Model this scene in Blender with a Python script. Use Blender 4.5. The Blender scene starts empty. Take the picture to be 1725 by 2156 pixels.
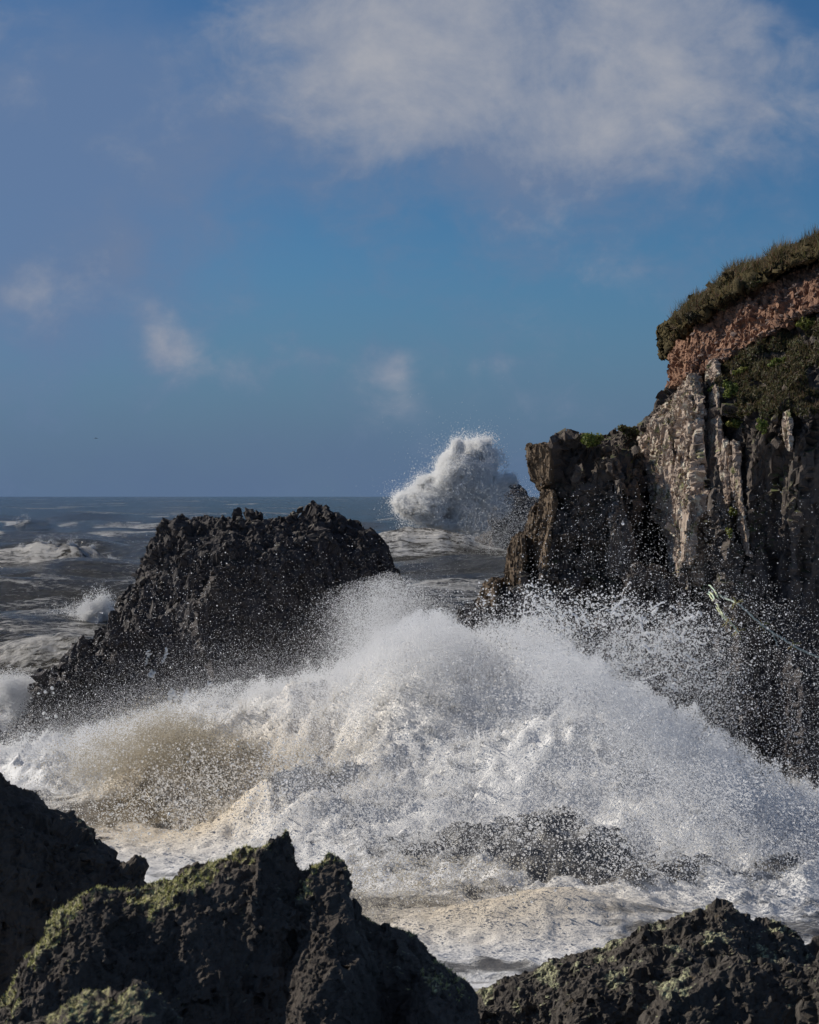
import bpy, bmesh, math, random
import numpy as np
from mathutils import Vector
from mathutils.bvhtree import BVHTree

random.seed(7)
rng = np.random.default_rng(7)
scene = bpy.context.scene
C = scene.collection
R = math.radians

# ------------------------------------------------------------------ camera
F = 4324.0            # focal length in the pixels of a 1725 x 2156 picture
CAM_H = 10.0
cam_d = bpy.data.cameras.new('camera')
cam = bpy.data.objects.new('camera', cam_d)
C.objects.link(cam)
cam.location = (0, 0, CAM_H)
cam.rotation_euler = (R(90), 0, 0)
cam_d.sensor_fit = 'VERTICAL'
cam_d.sensor_height = 36.0
cam_d.sensor_width = 36.0 * 1725 / 2156
cam_d.lens = 36.0 * F / 2156
cam_d.shift_y = -34.0 / 2156
cam_d.clip_start = 0.5
cam_d.clip_end = 60000
cam_d.dof.use_dof = True
cam_d.dof.focus_distance = 75
cam_d.dof.aperture_fstop = 4.0
scene.camera = cam

# ------------------------------------------------------------------ light
SUN_EL, SUN_AZ = 32.0, -70.0        # azimuth from +Y (view direction), negative = left
sun_dir = np.array([math.sin(R(SUN_AZ)) * math.cos(R(SUN_EL)),
                    math.cos(R(SUN_AZ)) * math.cos(R(SUN_EL)), math.sin(R(SUN_EL))])
sun_l = bpy.data.lights.new('sun', 'SUN')
sun_l.energy = 4.5
sun_l.angle = R(0.5)
sun_l.color = (1.0, 0.93, 0.82)
sun_o = bpy.data.objects.new('sun', sun_l)
C.objects.link(sun_o)
sun_o.rotation_euler = Vector(sun_dir).to_track_quat('Z', 'Y').to_euler()

scene.view_settings.view_transform = 'Standard'
scene.view_settings.look = 'None'
scene.view_settings.gamma = 1.0
scene.view_settings.use_curve_mapping = False
scene.view_settings.exposure = 0.0
scene.cycles.max_bounces = 10
scene.cycles.diffuse_bounces = 6
scene.cycles.glossy_bounces = 2
scene.cycles.transmission_bounces = 8
scene.cycles.transparent_max_bounces = 8
scene.cycles.use_denoising = True
scene.cycles.use_adaptive_sampling = True
scene.cycles.adaptive_threshold = 0.02


# --- node helper: sockets with operators
class S:
    def __init__(self, nt, sock): self.nt, self.s = nt, sock
    def _m(self, op, b=None, c=None, clamp=False):
        n = self.nt.nodes.new('ShaderNodeMath'); n.operation = op; n.use_clamp = clamp
        for i, x in enumerate((self, b, c)):
            if x is None: continue
            if isinstance(x, S): self.nt.links.new(x.s, n.inputs[i])
            else: n.inputs[i].default_value = x
        return S(self.nt, n.outputs[0])
    def __add__(self, o): return self._m('ADD', o)
    __radd__ = __add__
    def __sub__(self, o): return self._m('SUBTRACT', o)
    def __rsub__(self, o): return (self * -1.0) + o
    def __mul__(self, o): return self._m('MULTIPLY', o)
    __rmul__ = __mul__
    def __truediv__(self, o): return self._m('DIVIDE', o)
    def pow(self, o): return self._m('POWER', o)
    def exp(self): return self._m('EXPONENT')
    def clamp(self): return self._m('ADD', 0.0, clamp=True)
    def max(self, o): return self._m('MAXIMUM', o)
    def min(self, o): return self._m('MINIMUM', o)
    def step(self, a, b, t0=0.0, t1=1.0):
        n = self.nt.nodes.new('ShaderNodeMapRange'); n.interpolation_type = 'SMOOTHSTEP'
        self.nt.links.new(self.s, n.inputs[0])
        for i, x in ((1, a), (2, b), (3, t0), (4, t1)): n.inputs[i].default_value = x
        return S(self.nt, n.outputs[0])


def mix(nt, fac, a, b):
    n = nt.nodes.new('ShaderNodeMix'); n.data_type = 'RGBA'
    for i, x in ((0, fac), (6, a), (7, b)):
        if isinstance(x, S): nt.links.new(x.s, n.inputs[i])
        elif i == 0: n.inputs[0].default_value = x
        else: n.inputs[i].default_value = (x[0], x[1], x[2], 1)
    return S(nt, n.outputs[2])


def noise(nt, vec, scale, detail=4, rough=0.55, sx=(1, 1, 1), off=(0, 0, 0), dist=0.0):
    m = nt.nodes.new('ShaderNodeMapping'); nt.links.new(vec.s, m.inputs[0])
    m.inputs[3].default_value = sx; m.inputs[1].default_value = off
    n = nt.nodes.new('ShaderNodeTexNoise'); nt.links.new(m.outputs[0], n.inputs['Vector'])
    n.inputs['Scale'].default_value = scale; n.inputs['Detail'].default_value = detail
    n.inputs['Roughness'].default_value = rough; n.inputs['Distortion'].default_value = dist
    return S(nt, n.outputs[0])


def voronoi(nt, vec, scale, feature='F1', sx=(1, 1, 1)):
    m = nt.nodes.new('ShaderNodeMapping'); nt.links.new(vec.s, m.inputs[0]); m.inputs[3].default_value = sx
    n = nt.nodes.new('ShaderNodeTexVoronoi'); n.feature = feature
    nt.links.new(m.outputs[0], n.inputs['Vector']); n.inputs['Scale'].default_value = scale
    return S(nt, n.outputs[0])


# ------------------------------------------------------------------ sky
world = bpy.data.worlds.new('World')
scene.world = world
world.use_nodes = True
nt = world.node_tree
nt.nodes.clear()
STR = 0.055
sky = nt.nodes.new('ShaderNodeTexSky')
sky.sky_type = 'NISHITA'
sky.sun_disc = False
sky.sun_elevation = R(SUN_EL)
sky.sun_rotation = R(SUN_AZ)
sky.air_density = 1.0
sky.dust_density = 0.0
sky.ozone_density = 2.5
sky.altitude = 0
skyc = S(nt, sky.outputs[0])
tc = nt.nodes.new('ShaderNodeTexCoord')
dirv = S(nt, tc.outputs['Generated'])
sep = nt.nodes.new('ShaderNodeSeparateXYZ'); nt.links.new(dirv.s, sep.inputs[0])
X, Y, Z = (S(nt, sep.outputs[i]) for i in range(3))
az = X._m('ARCTAN2', Y)
el = Z._m('ARCSINE')


wa = noise(nt, dirv, 14.0, 4, 0.55, (1, 1, 1), (5, 2, 1)); we = noise(nt, dirv, 18.0, 4, 0.55, (1, 1, 1), (1, 7, 4))
az = az + (wa - 0.5) * 0.05; elw = el + (we - 0.5) * 0.035


def blob(u, v, su, sv, amp):
    a0, e0 = (u - 862.5) / F, (1044 - v) / F
    da = (az - a0) * (F / su); de = (elw - e0) * (F / sv)
    return ((da * da + de * de) * -1.0).exp() * amp


def total(items):
    t = items[0]
    for i in items[1:]: t = t + i
    return t


n_big = noise(nt, dirv, 9.0, 5, 0.55, (1, 1, 1.5), dist=0.3)
n_fine = noise(nt, dirv, 30.0, 6, 0.6, (1, 1, 1.3), (3, 1, 2), dist=0.35)
nz = n_big * 0.5 + n_fine * 0.5
# white cumulus: the great bank overhead, small towers low down, and more of the same round the sky
cum = total([blob(840, 40, 430, 250, 0.60), blob(1180, 170, 500, 300, 0.60), blob(1440, 60, 240, 220, 0.34),
             blob(720, 220, 220, 180, 0.26), blob(1250, 340, 460, 110, 0.42), blob(1680, 170, 110, 80, 0.25),
             blob(350, 712, 50, 62, 0.46), blob(400, 752, 85, 42, 0.36), blob(822, 782, 52, 50, 0.40), blob(785, 850, 150, 66, 0.42), blob(600, 770, 170, 46, 0.34), blob(1050, 740, 180, 50, .30), blob(250, 820, 200, 60, .26), blob(1150, 880, 200, 70, .24),
             blob(262, 570, 60, 85, 0.36), blob(120, 650, 90, 60, 0.26), blob(60, 590, 60, 50, .25), blob(430, 190, 150, 90, .22), blob(30, 170, 90, 90, .25), blob(1690, 30, 110, 110, -.5), blob(330, 40, 160, 120, -.3)])
field = el.step(0.25, 0.42) * (n_big.step(0.46, 0.62) * 0.42)
field = field + (Y.step(0.95, 0.86) * n_big.step(0.5, 0.62) * 0.35)
d_c = cum + field + (nz - 0.5) * 2.3
alpha_c = d_c.step(0.02, 0.95)
# thin grey-violet veil, thick towards the left and along the horizon
veil = total([blob(60, 330, 420, 330, 0.72), blob(380, 230, 300, 140, 0.35), blob(900, 330, 700, 110, 0.25), blob(150, 650, 330, 230, 0.35)]) + (nz - 0.5) * 0.9
alpha_v = (veil.step(-0.05, 0.8) * 0.86)
alpha_h = el.step(0.125, 0.0) * 0.97 + (n_big - 0.5) * 0.3 * el.step(0.16, 0.0)


def k(c): return tuple(x / STR for x in c)


lit = (d_c - 0.35) * 0.55 + (noise(nt, dirv, 13.0, 7, 0.62, (1, 1, 1.2), (0.4, 0, -0.2), 0.3) - 0.5) * 2.6 + el.step(0.15, 0.235) * 0.55 - 0.10 + el.step(0.11, 0.09) * 0.28
cloudc = mix(nt, lit.clamp(), k((0.148, 0.208, 0.330)), k((0.385, 0.395, 0.435)))
tintn = nt.nodes.new('ShaderNodeMix'); tintn.data_type = 'RGBA'; tintn.blend_type = 'MULTIPLY'
tintn.inputs[0].default_value = 1.0
nt.links.new(skyc.s, tintn.inputs[6]); tintn.inputs[7].default_value = (0.40, 0.72, 1.04, 1)
col = S(nt, tintn.outputs[2])
col = mix(nt, alpha_h.clamp(), col, k((0.098, 0.156, 0.268)))
col = mix(nt, alpha_v.clamp(), col, k((0.125, 0.195, 0.340)))
col = mix(nt, (alpha_c * 0.93).clamp(), col, cloudc)
bg = nt.nodes.new('ShaderNodeBackground'); bg.inputs[1].default_value = STR
nt.links.new(col.s, bg.inputs[0])
wo = nt.nodes.new('ShaderNodeOutputWorld'); nt.links.new(bg.outputs[0], wo.inputs[0])


# ------------------------------------------------------------------ maths helpers
def P(u, v, d):
    """point seen at (u, v) of the photograph, d metres away"""
    return np.array([(u - 862.5) * d / F, d, CAM_H - (v - 1044.0) * d / F])


def Pa(u, v, d):
    return np.stack([(u - 862.5) * d / F, d + 0 * u, CAM_H - (v - 1044.0) * d / F], -1)


def h3(ix, iy, iz, seed):
    with np.errstate(over='ignore'):
        h = (ix.astype(np.uint32) * np.uint32(374761393) + iy.astype(np.uint32) * np.uint32(668265263)
             + iz.astype(np.uint32) * np.uint32(2147483647) + np.uint32((seed * 974634777) & 0xffffffff))
        h = (h ^ (h >> np.uint32(13))) * np.uint32(1274126177)
        h = (h ^ (h >> np.uint32(16))) * np.uint32(2246822519)
        h = h ^ (h >> np.uint32(15))
    return h.astype(np.float32) / np.float32(4294967295.0)


def vnoise(p, seed=0):
    i = np.floor(p).astype(np.int64); f = (p - i).astype(np.float32)
    f = f * f * (3 - 2 * f)
    out = 0
    for dx in (0, 1):
        wx = f[:, 0] if dx else 1 - f[:, 0]
        for dy in (0, 1):
            wy = f[:, 1] if dy else 1 - f[:, 1]
            for dz in (0, 1):
                wz = f[:, 2] if dz else 1 - f[:, 2]
                out = out + wx * wy * wz * h3(i[:, 0] + dx, i[:, 1] + dy, i[:, 2] + dz, seed)
    return out          # 0..1


def fbm(p, octs=4, seed=0, gain=0.5, billow=False):
    t, a, n = 0, 1.0, 0.0
    for o in range(octs):
        v = vnoise(p * (2.03 ** o) + 17.3 * o, seed + o)
        if billow: v = np.abs(v - 0.5) * 2
        t = t + a * v; n += a; a *= gain
    return t / n


def facet(p, seed=0):
    """tilted flat facets: each Worley cell is a plane of its own; returns height and edge distance"""
    b = np.floor(p - 0.5).astype(np.int64)
    best = np.full(len(p), 9.0, np.float32); sec = best.copy(); val = np.zeros(len(p), np.float32)
    for dx in (0, 1):
        for dy in (0, 1):
            for dz in (0, 1):
                c = (b[:, 0] + dx, b[:, 1] + dy, b[:, 2] + dz)
                q = np.stack([c[j] + 0.15 + 0.7 * h3(*c, seed + j) for j in range(3)], -1)
                dl = p - q
                d2 = (dl ** 2).sum(1)
                g = np.stack([h3(*c, seed + 5 + j) - 0.5 for j in range(3)], -1)
                vv = (g * dl).sum(1) * 1.6 + h3(*c, seed + 9) - 0.5
                m = d2 < best
                sec = np.where(m, best, np.minimum(sec, d2))
                val = np.where(m, vv, val); best = np.where(m, d2, best)
    return val, np.sqrt(sec) - np.sqrt(best)


def sstep(a, b, x):
    t = np.clip((x - a) / (b - a), 0, 1)
    return t * t * (3 - 2 * t)


# ------------------------------------------------------------------ object helpers
def tag(o, label=None, cat=None, group=None, kind=None):
    if label: o['label'] = label
    if cat: o['category'] = cat
    if group: o['group'] = group
    if kind: o['kind'] = kind
    return o


def empty(name, loc, label, cat, group=None, kind=None):
    o = bpy.data.objects.new(name, None); C.objects.link(o); o.location = loc
    o.empty_display_size = 0.3
    return tag(o, label, cat, group, kind)


def mesh_np(name, v, f, mat=None, parent=None, smooth=True, attrs=None):
    me = bpy.data.meshes.new(name)
    v = np.asarray(v, np.float32); f = np.asarray(f, np.int32)
    off = np.zeros(3)
    if parent is not None: off = np.array(parent['_loc']) if '_loc' in parent else np.array(parent.location)
    me.vertices.add(len(v)); me.vertices.foreach_set('co', (v - off.astype(np.float32)).ravel())
    if len(f):
        kk = f.shape[1]
        me.loops.add(f.size); me.loops.foreach_set('vertex_index', f.ravel())
        me.polygons.add(len(f)); me.polygons.foreach_set('loop_start', np.arange(0, f.size, kk, dtype=np.int32))
        me.polygons.foreach_set('use_smooth', np.full(len(f), smooth))
    me.update(calc_edges=True)
    for an, a in (attrs or {}).items():
        a = np.asarray(a, np.float32)
        if a.ndim == 1:
            at = me.attributes.new(an, 'FLOAT', 'POINT'); at.data.foreach_set('value', a)
        else:
            at = me.attributes.new(an, 'FLOAT_COLOR', 'POINT')
            at.data.foreach_set('color', np.concatenate([a, np.ones((len(a), 1), np.float32)], 1).ravel())
    if mat: me.materials.append(mat)
    o = bpy.data.objects.new(name, me); C.objects.link(o)
    if parent is not None: o.parent = parent
    return o


def prism(front, back):
    """solid between two outlines of the same length: [(u, v, d) or point]"""
    n = len(front)
    v = np.array(list(front) + list(back), float)
    cf, cb = v[:n].mean(0), v[n:].mean(0)
    v = np.vstack([v, cf, cb]); f = []
    for i in range(n):
        j = (i + 1) % n
        f += [(i, j, n + j), (i, n + j, n + i), (2 * n, j, i), (2 * n + 1, n + i, n + j)]
    return v, np.array(f)


def ridge(prof, y0, df, db, zb=-1.6, nt_=26, nx=160, n=2.4, nb=1.25):
    """long rock: prof = [(x, ztop)], cross-section a steep rounded arch"""
    xs = np.linspace(prof[0][0], prof[-1][0], nx)
    Zt = np.interp(xs, [p[0] for p in prof], [p[1] for p in prof])
    t = np.linspace(0, math.pi, nt_)
    ex = np.where(t < math.pi / 2, 2 / n, 2 / nb)
    cs = np.sign(np.cos(t)) * np.abs(np.cos(t)) ** ex; sn = np.abs(np.sin(t)) ** ex
    if callable(df): Dfv = df(xs)
    else: Dfv = np.full(nx, df)
    if callable(y0): Y0 = y0(xs)
    else: Y0 = np.full(nx, y0)
    hgt = np.clip((Zt - zb), 0.02, None)
    k_ = np.clip(hgt / hgt.max(), 0, 1) ** 0.6
    V = np.zeros((nx, nt_, 3))
    V[:, :, 0] = xs[:, None]
    dep = np.where(cs[None, :] > 0, -Dfv[:, None] * cs[None, :], -db * cs[None, :]) * k_[:, None]
    V[:, :, 1] = Y0[:, None] + dep
    V[:, :, 2] = zb + hgt[:, None] * sn[None, :]
    idx = np.arange(nx * nt_).reshape(nx, nt_)
    f = []
    a = idx[:-1, :-1].ravel(); b = idx[1:, :-1].ravel(); c = idx[1:, 1:].ravel(); d = idx[:-1, 1:].ravel()
    f = np.concatenate([np.stack([a, b, c], 1), np.stack([a, c, d], 1)])
    # floor strip and end caps
    a, b, c, d = idx[:-1, 0], idx[:-1, -1], idx[1:, -1], idx[1:, 0]
    f = np.concatenate([f, np.stack([a, b, c], 1), np.stack([a, c, d], 1)])
    for r, fl in ((idx[0], 1), (idx[-1], -1)):
        e = np.array([(r[0], r[i + 1], r[i]) if fl > 0 else (r[0], r[i], r[i + 1]) for i in range(1, nt_ - 1)])
        f = np.concatenate([f, e])
    return V.reshape(-1, 3), f


def spike(p, w, h, lean=(0, 0), dz=0.6, wy=None):
    """small pointed crag standing at p"""
    x, y, z = p; wy = wy or w * 1.2
    base = [(x - w, y - wy, z - dz), (x + w, y - wy * .8, z - dz), (x + w * .9, y + wy, z - dz), (x - w * .8, y + wy, z - dz)]
    top = [(x + lean[0] - w * .35, y + lean[1] - wy * .3, z + h * .9), (x + lean[0] + w * .3, y + lean[1] - wy * .2, z + h),
           (x + lean[0] + w * .25, y + lean[1] + wy * .3, z + h * .92), (x + lean[0] - w * .25, y + lean[1] + wy * .3, z + h * .8)]
    return prism(base, top)


def join(pieces):
    vs, fs, o = [], [], 0
    for v, f in pieces:
        vs.append(np.asarray(v, float)); fs.append(np.asarray(f) + o); o += len(v)
    return np.vstack(vs), np.vstack(fs)


def remesh(pieces, voxel, smooth=2):
    v, f = join(pieces)
    o = mesh_np('tmp', v, f)
    bm = bmesh.new(); bm.from_mesh(o.data)
    bmesh.ops.recalc_face_normals(bm, faces=bm.faces); bm.to_mesh(o.data); bm.free()
    m = o.modifiers.new('r', 'REMESH'); m.mode = 'VOXEL'; m.voxel_size = voxel; m.adaptivity = 0
    dg = bpy.context.evaluated_depsgraph_get()
    me = bpy.data.meshes.new_from_object(o.evaluated_get(dg))
    V = np.zeros(len(me.vertices) * 3, np.float32); me.vertices.foreach_get('co', V); V = V.reshape(-1, 3)
    Fq = np.zeros(len(me.loops), np.int32); me.loops.foreach_get('vertex_index', Fq); Fq = Fq.reshape(-1, 4)
    old = o.data
    bpy.data.objects.remove(o); bpy.data.meshes.remove(old); bpy.data.meshes.remove(me)
    e = np.concatenate([Fq[:, [0, 1]], Fq[:, [1, 2]], Fq[:, [2, 3]], Fq[:, [3, 0]]])
    deg = np.bincount(e[:, 0], minlength=len(V)).astype(np.float32)[:, None]
    for _ in range(smooth):
        s = np.stack([np.bincount(e[:, 0], V[e[:, 1], j], len(V)) for j in range(3)], 1)
        V = V * 0.4 + 0.6 * (s / np.maximum(deg, 1))
    return V.astype(np.float32), Fq


def vnormals(V, Fq):
    n = np.cross(V[Fq[:, 2]] - V[Fq[:, 0]], V[Fq[:, 3 if Fq.shape[1] > 3 else 1]] - V[Fq[:, 1 if Fq.shape[1] > 3 else 0]])
    if Fq.shape[1] == 3: n = np.cross(V[Fq[:, 1]] - V[Fq[:, 0]], V[Fq[:, 2]] - V[Fq[:, 0]])
    out = np.stack([sum(np.bincount(Fq[:, c], n[:, j], len(V)) for c in range(Fq.shape[1])) for j in range(3)], 1)
    return out / np.maximum(np.linalg.norm(out, axis=1, keepdims=True), 1e-9)


def cells(q, seed):
    """index of the nearest Worley cell and distance to its border"""
    b = np.floor(q - 0.5).astype(np.int64)
    best = np.full(len(q), 9.0, np.float32); sec = best.copy(); cid = np.zeros((len(q), 3), np.int64)
    for dx in (0, 1):
        for dy in (0, 1):
            for dz in (0, 1):
                c = (b[:, 0] + dx, b[:, 1] + dy, b[:, 2] + dz)
                d2 = sum((q[:, j] - (c[j] + 0.1 + 0.8 * h3(*c, seed + j))) ** 2 for j in range(3))
                m = d2 < best
                sec = np.where(m, best, np.minimum(sec, d2)); best = np.where(m, d2, best)
                for j in range(3): cid[:, j] = np.where(m, c[j], cid[:, j])
    key = cid[:, 0] * 73856093 ^ cid[:, 1] * 19349663 ^ cid[:, 2] * 83492791
    _, inv = np.unique(key, return_inverse=True)
    return inv, np.sqrt(sec) - np.sqrt(best)


def craggy(V, Fq, sizes, amps, stretch=(1, 1, 0.45), shear=(0.25, 0.1), seed=0, crack=0.5, fine=0.0, jit=(0.16, 0.26, 0.36, .4), flat=(0.9, 0.85, 0.8, .8), stri=(0, .3, 2.5)):
    """break a smooth solid into flat tilted facets, coarse then fine, with thin cracks between them"""
    V = V.astype(np.float64)
    for i, (sz, a) in enumerate(zip(sizes, amps)):
        N = vnormals(V, Fq)
        q = V.copy()
        q[:, 0] += shear[0] * V[:, 2]; q[:, 1] += shear[1] * V[:, 2]
        w = (fbm(q * 1.1 / sz, 2, seed + 50) - 0.5) * sz * 0.7
        q[:, 0] += w; q[:, 2] += w
        inv, edge = cells(q * np.array(stretch) / sz + 31.7 * i, seed + 13 * i)
        nc = inv.max() + 1; cnt = np.maximum(np.bincount(inv, minlength=nc), 1)[:, None]
        cen = np.stack([np.bincount(inv, V[:, j], nc) for j in range(3)], 1) / cnt
        nn = np.stack([np.bincount(inv, N[:, j], nc) for j in range(3)], 1) / cnt
        r = np.random.default_rng(seed + i)
        coh = np.linalg.norm(nn, axis=1)               # cells that wrap round an edge stay as they are
        jv = r.normal(0, jit[i], (nc, 3)); jv[:, 2] *= .35
        nn = nn / np.maximum(coh[:, None], 1e-6) + jv; nn /= np.linalg.norm(nn, axis=1, keepdims=True)
        off = r.normal(0, a * 0.5, nc)
        dist = ((V - cen[inv]) * nn[inv]).sum(1)
        wgt = (flat[i] * sstep(.62, .9, coh))[inv]
        V = V - nn[inv] * (dist * wgt)[:, None] + N * (off[inv] - crack * a * np.exp(-(edge / 0.045) ** 2))[:, None]
    if stri[0]:
        N = vnormals(V, Fq); q = V.copy(); q[:, 0] += shear[0] * V[:, 2]; q[:, 1] += shear[1] * V[:, 2]
        rn = np.abs(2 * fbm(q / np.array([stri[1], stri[1], stri[2]]), 4, seed + 77, .62) - 1)
        V = V - N * (stri[0] * (np.exp(-(rn / .10) ** 2) + .6 * rn))[:, None]
    if fine:
        N = vnormals(V, Fq)
        V = V + N * (fine * (fbm(V / np.array([1, 1, 1.8]) / (sizes[-1] * 0.8), 4, seed + 91, .6) - 0.5) * 2)[:, None]
    return V.astype(np.float32)


def closest_tree(V, Fq):
    return BVHTree.FromPolygons([tuple(x) for x in V.tolist()], Fq.tolist())


# ------------------------------------------------------------------ materials
def new_mat(name):
    m = bpy.data.materials.new(name); m.use_nodes = True
    nt = m.node_tree; nt.nodes.clear()
    out = nt.nodes.new('ShaderNodeOutputMaterial')
    b = nt.nodes.new('ShaderNodeBsdfPrincipled'); nt.links.new(b.outputs[0], out.inputs[0])
    return m, nt, b, out


def setin(nt, b, name, x):
    if isinstance(x, S): nt.links.new(x.s, b.inputs[name])
    elif isinstance(x, tuple): b.inputs[name].default_value = (*x, 1)
    else: b.inputs[name].default_value = x


def pos(nt):
    g = nt.nodes.new('ShaderNodeNewGeometry'); return S(nt, g.outputs['Position']), S(nt, g.outputs['Normal'])


def bump(nt, b, h, strength, dist):
    n = nt.nodes.new('ShaderNodeBump'); n.inputs['Strength'].default_value = strength; n.inputs['Distance'].default_value = dist
    nt.links.new(h.s, n.inputs['Height']); nt.links.new(n.outputs[0], b.inputs['Normal'])


def comp(nt, v, i):
    s_ = nt.nodes.new('ShaderNodeSeparateXYZ'); nt.links.new(v.s, s_.inputs[0]); return S(nt, s_.outputs[i])


def attr(nt, name, fac=True):
    a = nt.nodes.new('ShaderNodeAttribute'); a.attribute_name = name
    return S(nt, a.outputs['Fac'] if fac else a.outputs['Color'])


def rock_mat(name, ca, cb, lichens=(), wet=None, scale=1.0, rough=0.8, bumpd=0.04, veins=None, mossy=None):
    """lichens: (colour, noise scale, threshold, softness, upward bias)"""
    m, nt, b, _ = new_mat(name)
    p, nrm = pos(nt)
    n1 = noise(nt, p, 0.55 * scale, 6, 0.6, (1, 1, 0.45))
    n2 = noise(nt, p, 5 * scale, 6, 0.65, (1, 1, 0.5))
    c = mix(nt, (n1 * 0.6 + n2 * 0.6 - 0.1).step(0.25, 0.75), ca, cb)
    up = comp(nt, nrm, 2)
    for i, (lc, ls, th, sf, ub) in enumerate(lichens):
        ln = noise(nt, p, ls, 8, 0.68, (1, 1, 0.8), (i * 7.1, 3, i)) + up * ub
        c = mix(nt, ln.step(th, th + sf), c, lc)
    if mossy:
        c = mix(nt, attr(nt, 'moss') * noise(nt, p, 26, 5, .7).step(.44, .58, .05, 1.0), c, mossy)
    if veins:
        w = noise(nt, p, veins[1], 4, 0.6, (1, 1, 0.08))
        c = mix(nt, w.step(veins[2], veins[2] + 0.08) * 0.7, c, veins[0])
    r = rough
    if wet:
        z = comp(nt, p, 2) + (n1 - 0.5) * wet[2]
        wf = z.step(wet[0], wet[1], 1.0, 0.0)
        c = mix(nt, wf, c, wet[3])
        r = wf * (0.5 - rough) + rough
    setin(nt, b, 'Base Color', c); setin(nt, b, 'Roughness', r)
    b.inputs['Specular IOR Level'].default_value = 0.25
    hh = noise(nt, p, 9 * scale, 8, 0.7, (1, 1, 0.6)) + voronoi(nt, p, 5 * scale, 'F1', (1, 1, 0.5)) * 0.4
    bump(nt, b, hh, 0.9, bumpd)
    return m


WETC = (0.060, 0.052, 0.052)
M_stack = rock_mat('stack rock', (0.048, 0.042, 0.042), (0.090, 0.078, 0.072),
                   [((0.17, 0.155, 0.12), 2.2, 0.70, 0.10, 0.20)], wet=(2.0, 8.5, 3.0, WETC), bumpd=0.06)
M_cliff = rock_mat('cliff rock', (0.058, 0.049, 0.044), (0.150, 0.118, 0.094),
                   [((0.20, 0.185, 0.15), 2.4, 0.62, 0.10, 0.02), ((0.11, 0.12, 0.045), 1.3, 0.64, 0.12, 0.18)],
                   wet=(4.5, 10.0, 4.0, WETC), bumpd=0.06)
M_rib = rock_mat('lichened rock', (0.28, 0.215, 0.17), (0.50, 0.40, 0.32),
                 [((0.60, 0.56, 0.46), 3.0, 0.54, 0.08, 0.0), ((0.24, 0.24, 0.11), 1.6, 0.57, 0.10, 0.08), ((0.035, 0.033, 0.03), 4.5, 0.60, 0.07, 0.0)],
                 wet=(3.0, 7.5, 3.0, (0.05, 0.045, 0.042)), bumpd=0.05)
M_brown = rock_mat('ochre rock', (0.075, 0.055, 0.04), (0.19, 0.135, 0.085),
                   [((0.22, 0.17, 0.06), 1.5, 0.62, 0.1, 0.0), ((0.05, 0.045, 0.04), 3.5, 0.58, 0.1, 0.0)], wet=(1.5, 5.5, 3.0, WETC), bumpd=0.05)
M_soil = rock_mat('red soil', (0.19, 0.105, 0.072), (0.38, 0.22, 0.14), [((0.09, 0.06, 0.05), 3.0, 0.58, 0.1, 0.0)], rough=0.95, bumpd=0.06)
M_stone = rock_mat('shale', (0.12, 0.085, 0.075), (0.24, 0.18, 0.155), rough=0.9, bumpd=0.02, scale=2)
M_turf = rock_mat('turf', (0.05, 0.042, 0.02), (0.11, 0.085, 0.04), rough=1.0, bumpd=0.06, scale=2)
M_far = rock_mat('far rock', (0.04, 0.037, 0.04), (0.06, 0.055, 0.055), wet=(1, 6, 4, WETC), scale=0.4, bumpd=0.2)
M_fore = rock_mat('fore rock', (0.048, 0.040, 0.034), (0.105, 0.086, 0.070),
                  [((0.26, 0.25, 0.18), 7.0, 0.72, 0.06, 0.14), ((0.34, 0.33, 0.15), 3.2, 0.80, 0.10, 0.22)], scale=3, bumpd=0.02, rough=0.85, mossy=(.46, .43, .22))
M_fore2 = rock_mat('fore rock with weed', (0.044, 0.038, 0.033), (0.098, 0.082, 0.066),
                   [((0.36, 0.37, 0.22), 8.0, 0.80, 0.05, 0.24), ((0.11, 0.075, 0.03), 4.2, 0.68, 0.10, 0.10)], scale=3.5, bumpd=0.02, rough=0.75, mossy=(.44, .44, .26))


def leaf_mat(name, hue_attr='tint'):
    m, nt, b, out = new_mat(name)
    c = attr(nt, hue_attr, False)
    setin(nt, b, 'Base Color', c); b.inputs['Roughness'].default_value = 0.7
    t = nt.nodes.new('ShaderNodeBsdfTranslucent'); nt.links.new(c.s, t.inputs[0])
    ms = nt.nodes.new('ShaderNodeMixShader'); ms.inputs[0].default_value = 0.35
    nt.links.new(b.outputs[0], ms.inputs[1]); nt.links.new(t.outputs[0], ms.inputs[2]); nt.links.new(ms.outputs[0], out.inputs[0])
    return m


M_leaf = leaf_mat('leaves')


def spray_mat(name, trans=0.3):
    m, nt, b, out = new_mat(name)
    c = attr(nt, 'tint', False)
    setin(nt, b, 'Base Color', c); b.inputs['Roughness'].default_value = 0.35
    b.inputs['Specular IOR Level'].default_value = 0.4
    t = nt.nodes.new('ShaderNodeBsdfTranslucent'); nt.links.new(c.s, t.inputs[0])
    ms = nt.nodes.new('ShaderNodeMixShader'); ms.inputs[0].default_value = trans
    nt.links.new(b.outputs[0], ms.inputs[1]); nt.links.new(t.outputs[0], ms.inputs[2]); nt.links.new(ms.outputs[0], out.inputs[0])
    return m


M_spray = spray_mat('spray', 0.48)


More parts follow.
